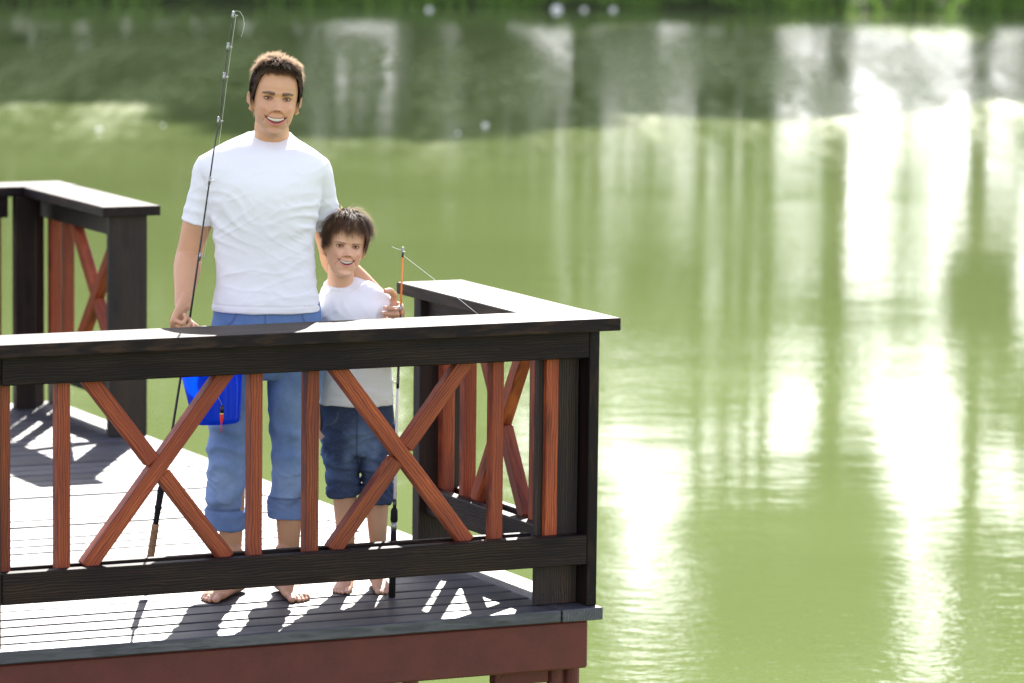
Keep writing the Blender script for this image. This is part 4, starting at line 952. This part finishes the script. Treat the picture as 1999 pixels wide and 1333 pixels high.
# ------------------------------------------------------------------ water and far bank  (bank frame: u right, v away from camera)
WZ = -.8
BU = Vector((math.cos(YAW), -math.sin(YAW), 0)); BV = Vector((math.sin(YAW), math.cos(YAW), 0)); BO = Vector((CAM.x, CAM.y, 0))
def bank(u, v, z=0): return BO + BU*u + BV*v + Vector((0, 0, z))
VOFF = CAM.x*math.sin(YAW) + CAM.y*math.cos(YAW)
N = NT('pond_water'); geo = N.n('ShaderNodeNewGeometry').outputs['Position']
rot = N.n('ShaderNodeMapping'); rot.inputs['Rotation'].default_value = (0, 0, YAW); N.l(geo, rot.inputs['Vector']); wv = rot.outputs[0]
a1 = N.noise(N.mapv(wv, (1.0, 1.5, 1)), 1.0, 2, .5)
a2 = N.noise(N.mapv(wv, (7.5, 10.5, 1)), 1.0, 3, .55)
a3 = N.noise(N.mapv(wv, (24, 30, 1)), 1.0, 2, .5)
sep = N.n('ShaderNodeSeparateXYZ'); N.l(wv, sep.inputs[0]); vv = N.math('SUBTRACT', sep.outputs[1], VOFF)
gust = N.math('MULTIPLY', N.math('MULTIPLY', N.maprange(vv, 38, 52, 0, 1), N.maprange(vv, 62, 70, 1, 0)), N.maprange(N.math('ADD', N.math('MULTIPLY', N.noise(N.mapv(wv, (1.1, .05, 1)), 1.0, 4, .6), .55), N.math('MULTIPLY', N.noise(N.mapv(wv, (6, .9, 1)), 1.0, 4, .7), .45)), .38, .60, 0, 1))
patch = N.maprange(N.noise(N.mapv(wv, (.05, .16, 1)), 1.0, 3, .5), .42, .62, .25, 1)
h = N.math('ADD', N.math('MULTIPLY', a1, .0030), N.math('MULTIPLY', N.math('MULTIPLY', a2, .0028), patch))
h = N.math('ADD', h, N.math('MULTIPLY', N.math('MULTIPLY', a3, .0005), patch))
nb = N.bump(h, 1.0, 1.0)
cl = N.noise(N.mapv(wv, (.12, .3, 1)), 1.0, 3, .5)
N.set(base=N.ramp(cl, [(.35, (.152, .198, .066)), (.65, (.182, .234, .082))]), rough=N.math('ADD', N.math('MULTIPLY', gust, .30), .05), ior=1.33, normal=nb)
M_WATER = N.m
bm = bmesh.new()
for p in ((-900, -900), (900, -900), (900, 73), (-900, 73)): bm.verts.new(bank(p[0], p[1], WZ))
bm.faces.new(bm.verts); me = bpy.data.meshes.new('water'); bm.to_mesh(me); bm.free()
tag(link_mesh('water', me, M_WATER), kind='structure')

N = NT('bank_soil_grass'); tc = N.n('ShaderNodeTexCoord').outputs['Object']
N.set(base=N.ramp(N.noise(tc, .7, 6, .65), [(.3, (.02, .022, .009)), (.55, (.03, .045, .012)), (.75, (.06, .10, .02))]), rough=.9, spec=.2, normal=N.bump(N.noise(tc, 8, 4, .6), .6, .1))
V, F = [], []
us = [-1500, -400, -150] + [x*4 for x in range(-25, 26)] + [150, 400, 1500]
vs = [(71.6, -1.3), (72.0, -.85), (72.5, -.62), (73.5, -.42), (76, -.1), (82, .5), (95, 1.0), (140, 1.5), (400, 2), (2500, 2)]
for u in us:
    for v, z in vs: V.append(bank(u, v + (.35*math.sin(u*.9)+.2*math.sin(u*2.3) if v < 80 else 0), z))
for i in range(len(us)-1):
    for j in range(len(vs)-1): a = i*len(vs)+j; F.append((a, a+len(vs), a+len(vs)+1, a+1))
tag(link_mesh('bank_ground', mesh_vf('bank_ground', V, F), N.m, None, True), kind='structure')

def leaf_mat(name, c0, c1, c2):
    N = NT(name); r = N.attr('lc').outputs['Fac']
    c = N.ramp(r, [(.0, c0), (.5, c1), (1.0, c2)])
    N.set(base=c, rough=.55, spec=.3)
    tr = N.n('ShaderNodeBsdfTranslucent'); N.l(c, tr.inputs[0]); mx = N.n('ShaderNodeMixShader'); mx.inputs[0].default_value = .35
    N.l(N.b.outputs[0], mx.inputs[1]); N.l(tr.outputs[0], mx.inputs[2]); N.l(mx.outputs[0], N.out.inputs[0])
    return N.m
L_DARK = leaf_mat('dark_leaves', (.012, .03, .012), (.028, .06, .018), (.06, .11, .03))
L_MID = leaf_mat('mid_leaves', (.02, .05, .010), (.05, .10, .02), (.10, .18, .035))
L_LIGHT = leaf_mat('light_leaves', (.05, .10, .015), (.10, .19, .03), (.18, .30, .05))
N = NT('tree_bark'); tc = N.n('ShaderNodeTexCoord').outputs['Object']
N.set(base=N.ramp(N.noise(N.mapv(tc, (6, 6, 1.2)), 2, 5, .6), [(.3, (.025, .02, .014)), (.7, (.08, .065, .045))]), rough=.9, normal=N.bump(N.noise(N.mapv(tc, (9, 9, 2)), 2, 4), .8, .03)); M_BARK = N.m

def leaves_mesh(name, cents, radii, n, size, rng, flat=.75):
    """n leaf faces spread through clumps (ellipsoids)"""
    cents = np.array(cents); radii = np.array(radii); w = radii[:, 0]*radii[:, 1]; w = w/w.sum()
    k = rng.choice(len(cents), n, p=w)
    d = rng.normal(size=(n, 3)); d /= np.linalg.norm(d, axis=1)[:, None]
    rr = rng.uniform(.35, 1.05, n)**.6
    P = cents[k] + d*radii[k]*rr[:, None]
    a = rng.normal(size=(n, 3)); a /= np.linalg.norm(a, axis=1)[:, None]
    b = np.cross(a, rng.normal(size=(n, 3))); b /= np.linalg.norm(b, axis=1)[:, None]
    s = size*rng.uniform(.6, 1.3, n)[:, None]
    V = np.stack([P-a*s, P-b*s*.5, P+a*s, P+b*s*.5], 1).reshape(-1, 3)
    F = np.arange(n*4).reshape(-1, 4)
    me = mesh_vf(name, V, F)
    at = me.attributes.new('lc', 'FLOAT', 'POINT')
    lc = np.clip(rng.normal(.42, .2, n) + .12*(rng.uniform(size=len(cents))-.5)[k]*2, 0, 1)
    at.data.foreach_set('value', np.repeat(lc, 4).astype(np.float32))
    return me
def trunk_mesh(name, h, r, rng, limbs=7, lean=.0, start=.35, spread=2.2):
    V, F = [], []
    pts = [(lean*h*t*t + .12*math.sin(3*t+r*30), .1*math.sin(2.1*t+1), h*t) for t in np.linspace(0, 1, 10)]
    v, f = polytube(pts, [r*(1.35 if i == 0 else 1)*(1-.82*i/9) for i in range(10)], 8); V += v; F += f
    for i in range(limbs):
        t = start + (1-start)*(i+.5)/limbs; k = min(int(t*9), 8); b = Vector(pts[k]).lerp(Vector(pts[k+1]), t*9-k)
        a = rng.uniform(0, 6.28); L = spread*(1.15-t)*rng.uniform(.8, 1.3); o = len(V)
        q = [b, b+Vector((math.cos(a)*L*.45, math.sin(a)*L*.45, L*.3)), b+Vector((math.cos(a)*L, math.sin(a)*L, L*.75))]
        v, f = polytube(q, [r*(1-.8*t)*.55, r*(1-.8*t)*.35, .012], 6); V += v; F += [tuple(x+o for x in g) for g in f]
    return mesh_vf(name, V, F)
def make_tree(h, r, crown, nleaf, size, mat, label, cat, seed, group, lean=0., start=.35, spread=2.2, name='broadleaf_tree', cs=1.):
    rng = np.random.default_rng(seed)
    root = thing(name, (0, 0, 0), label, cat, group)
    tr = trunk_mesh('trunk', h, r, rng, lean=lean, start=start, spread=spread); link_mesh('trunk', tr, M_BARK, root, True)
    C, Rr = [], []
    for (cz, cr_, hz, nc) in crown:
        for _ in range(nc):
            a = rng.uniform(0, 6.28); q = cr_*math.sqrt(rng.uniform(0, 1)); z = cz + rng.uniform(-hz, hz); s = rng.uniform(.45, .95)*cs
            C.append((math.cos(a)*q + lean*z*z/h, math.sin(a)*q, z)); Rr.append((s*1.1, s*1.1, s*.7))
    link_mesh('crown', leaves_mesh('crown', C, Rr, nleaf, size, rng), mat, root)
    return root
def copy_thing(o, loc, rz, sc, label=None):
    c = o.copy(); COL.objects.link(c); c.location = loc; c.rotation_euler = (0, 0, rz); c.scale = sc
    if label: c['label'] = label
    for ch in list(o.children):
        d = ch.copy(); COL.objects.link(d); d.parent = c; d.matrix_parent_inverse = ch.matrix_parent_inverse
    return c
GT = 'trees on the far bank, mirrored in the water'
pd = make_tree(15, .26, [(3.0, 2.6, 2.3, 26), (7.5, 3.2, 3.0, 34), (12, 2.4, 2.6, 22)], 15000, .17, L_DARK, 'tall dense dark tree on the far bank, its reflection darkening the far water', 'tree', 3, GT)
pd2 = make_tree(13, .22, [(2.0, 2.2, 1.6, 20), (6.5, 2.8, 3.0, 30), (10.5, 1.9, 2.2, 18)], 13000, .17, L_MID, 'tall dense mid green tree on the far bank, its reflection behind the two people', 'tree', 4, GT)
ps = make_tree(14, .16, [(11.5, 2.6, 1.8, 26), (14, 1.8, 1.0, 10)], 8000, .17, L_MID, 'high crowned tree with a bare trunk mirrored as a dark vertical stripe', 'tree', 5, GT, start=.66)
pt = make_tree(12, .10, [(5.0, .9, 1.6, 9), (8.8, 1.5, 2.0, 18), (11, 1.2, 1.2, 12)], 5500, .15, L_LIGHT, 'slender loose tree with light leaves mirrored among pale sky gaps', 'tree', 6, GT, start=.3, spread=1.2)
pb = make_tree(2.6, .06, [(1.1, 1.0, .6, 14)], 3500, .11, L_MID, 'low rounded bush at the waterline of the far bank', 'bush', 8, 'bushes along the far waterline', start=.2, spread=1.0, name='bush')
py1 = make_tree(7, .06, [(2.6, .8, 1.0, 9), (4.6, 1.1, 1.5, 20), (6.0, .7, .8, 8)], 3000, .12, L_LIGHT, 'young loose tree with light leaves mirrored right of the corner post', 'tree', 12, GT, start=.3, spread=.9)
phc = make_tree(13, .13, [(8.2, 1.0, .9, 16), (10.6, 1.2, 1.9, 30)], 6500, .15, L_MID, 'tree with its crown high up, mirrored as a green mass low in the picture', 'tree', 13, GT, start=.62, spread=1.1, cs=.75)
ptc = make_tree(12, .17, [(5.2, .1, 1.6, 5), (8.0, .75, .8, 18), (10.6, 1.0, 2.0, 34)], 10500, .13, L_MID, 'lone thin trunked tree mirrored as a dark line inside the widest white gap', 'tree', 14, GT, start=.62, spread=.6, cs=.7)
pcol = make_tree(12, .16, [(4.0, .34, 1.6, 60), (9.0, .12, 2.4, 10)], 20000, .12, L_DARK, 'narrow leafy tree mirrored as a solid dark column near the right edge', 'tree', 15, GT, start=.3, spread=.5, cs=.5)
phi = make_tree(22, .13, [(15.5, 2.2, 1.8, 26), (18.8, 2.5, 1.9, 30), (21.2, 1.5, .9, 10)], 11000, .2, L_DARK, 'very tall bare trunked tree whose high crown shades the far water', 'tree', 17, GT, start=.72, spread=2.2)
used = set()
def plant(proto, u, v, sc=1., rz=None, szx=None):
    rz = random.uniform(0, 6.28) if rz is None else rz
    l = bank(u, v, -.25 if v < 75 else .1 if v < 80 else .6); s = (szx or sc, szx or sc, sc)
    if proto.name not in used: used.add(proto.name); proto.location = l; proto.rotation_euler = (0, 0, rz); proto.scale = s; return proto
    return copy_thing(proto, l, rz, s)
# dense wood on the left and straight behind the people
for i, u in enumerate(np.arange(-42, -.5, 2.7)):
    plant((pd, pd2)[i % 2], u+random.uniform(-.6, .6), 76.5+random.uniform(-1, 1.5), random.uniform(1.0, 1.4), szx=1.08)
for i, u in enumerate(np.arange(-42, -1, 2.5)):
    plant((pd2, pd)[i % 2], u+random.uniform(-.5, .5), 82+random.uniform(-1, 2), random.uniform(1.0, 1.3))
# the middle: young trees low down, sky above them, then crowns
for u, v, s in ((-.45, 77, 1.0), (1.45, 76, .95), (2.35, 76.5, .8), (3.2, 75.6, 1.02), (4.25, 76, .85)):
    plant(py1, u, v, s)
for u, v, s in ((5.2, 77.5, .8), (6.75, 77, .85)):      # saplings whose thin crowns break up the widest gap
    plant(py1, u, v, s, szx=s*.55)
plant(phc, 4.2, 77.5, 1.0); plant(phc, -.35, 78, 1.05); plant(phc, -1.5, 79, 1.1); plant(ps, -.9, 78, 1.0)
plant(ptc, 5.68, 76.5, 1.0); [plant(phi, u_, v_+random.uniform(-1.5, 1.5), s_*random.uniform(.78, 1.02)) for u_, v_, s_ in ((-4.2, 79, 1.05), (-1.6, 80, 1.0), (1.25, 78, 1.08), (3.35, 80.5, 1.0), (4.4, 78, 1.05), (5.72, 79.5, 1.1), (8.2, 80, 1.05), (10.3, 79, 1.0), (12.8, 80, 1.1), (15, 79, 1.0))]
for u, v, s in ((1.55, 81, 1.0), (3.75, 79, .95)):
    plant(ps, u, v, s, szx=s*.75)
for u_ in np.arange(-36, -3, 3.1): plant(phi, u_+random.uniform(-.8, .8), random.uniform(80, 88), random.uniform(1.1, 1.3))
plant(pcol, 8.1, 76.5, 1.0)
plant(pd, 11.4, 77, 1.1); plant(pd2, 9.9, 77, 1.1, szx=.5)
for i, u in enumerate(np.arange(13.5, 44, 2.9)):
    plant((pd2, pd)[i % 2], u+random.uniform(-.6, .6), 77+random.uniform(-1, 1.5), random.uniform(.95, 1.2))
for u in np.arange(-40, 42, 2.6):
    if 4.4 < u < 7.4: continue
    plant(pb, u+random.uniform(-.7, .7), 73.4+random.uniform(-.3, .5), random.uniform(.45, .95))
# grass at the waterline
def blades(name, us, ue, n, hmin, hmax, mat, rng, v0=71.9, v1=73.6):
    u = rng.uniform(us, ue, n); v = rng.uniform(v0, v1, n) + .35*np.sin(u*.9)+.2*np.sin(u*2.3)
    keep = rng.uniform(size=n) < (.35+.65*(np.sin(u*1.7)+np.sin(u*.63+1) > -.2)); u, v = u[keep], v[keep]; n = len(u)
    h = rng.uniform(hmin, hmax, n)*(.6+.4*np.sin(u*2.1+1)**2); w = rng.uniform(.012, .03, n); lx = rng.normal(0, .12, n)*h; ly = rng.normal(0, .12, n)*h
    z0 = np.interp(v, [71.6, 72, 72.5, 73.5, 76], [-1.3, -.85, -.62, -.42, -.1])-.03
    V = np.zeros((n, 5, 3)); 
    for k, (t, ww) in enumerate(((0, -1), (0, 1), (.6, .7), (.6, -.7), (1, 0))):
        V[:, k, 0] = u + w*ww + lx*t*t; V[:, k, 1] = v + ly*t*t; V[:, k, 2] = z0 + h*t
    W = np.zeros_like(V); bo = np.array(BO); W = bo + V[..., :1]*np.array(BU) + V[..., 1:2]*np.array(BV); W[..., 2] = V[..., 2]
    F = []
    for i in range(n): b = i*5; F += [(b, b+1, b+2, b+3), (b+3, b+2, b+4)]
    me = mesh_vf(name, W.reshape(-1, 3), F); at = me.attributes.new('lc', 'FLOAT', 'POINT')
    at.data.foreach_set('value', np.repeat(np.clip(rng.normal(.5, .25, n), 0, 1), 5).astype(np.float32))
    return link_mesh(name, me, mat)
rg = np.random.default_rng(5)
tag(blades('bank_grass', -26, 26, 20000, .12, .42, L_LIGHT, rg), 'bright green grass and reeds along the far waterline', 'grass', kind='stuff')
# small pale blobs added on the water to imitate bright glints
M_GLINT = simple('pale_glint', (.8, .8, .76), .3)
def water_px(px, py):
    U = px-999.5; Vv = py-666.5; u = cr*U+sr*Vv; v = -sr*U+cr*Vv; d = FW + RT*(u/8717.8) - UP*(v/8717.8); t = (WZ-CAM.z)/d.z; return CAM + d*t
for i, (px, py, r, lab) in enumerate(((193, 254, .03, 'pale blob added for a glint left of the fishing rod tip'), (947, 246, .03, 'brighter pale blob added for a glint right of the man'), (893, 261, .018, 'fainter pale blob added for a glint right of the man'),
        (318, 245, .016, 'faint pale blob added for a glint close to the rod'), (838, 20, .05, 'pale blob added for a glint at the far bank above the man'), (1197, 20, .05, 'single pale blob added for a glint at the far bank, right of a paler pair'),
        (1087, 20, .085, 'widest bright white blob added for a glint at the far bank'), (1140, 20, .045, 'pale blob added for a glint at the far bank beside the widest one'))):
    p = water_px(px, py); bm = bmesh.new(); bmesh.ops.create_icosphere(bm, subdivisions=2, radius=r)
    for v in bm.verts:
        v.co.z *= .8; v.co *= 1+.08*math.sin(v.co.x*90)*math.cos(v.co.y*70)
    me = bpy.data.meshes.new('glint_blob'); bm.to_mesh(me); bm.free(); o = link_mesh('glint_blob', me, M_GLINT, None, True); o.location = p + Vector((0, 0, r*.2))
    tag(o, lab, 'foam speck', 'pale blobs added for glints on the water')
for o in (pd, pd2, ps, pt, pb, py1, phc, ptc, pcol, phi):      # kinds that found no place
    if o.name not in used:
        for ch in list(o.children): bpy.data.objects.remove(ch)
        bpy.data.objects.remove(o)
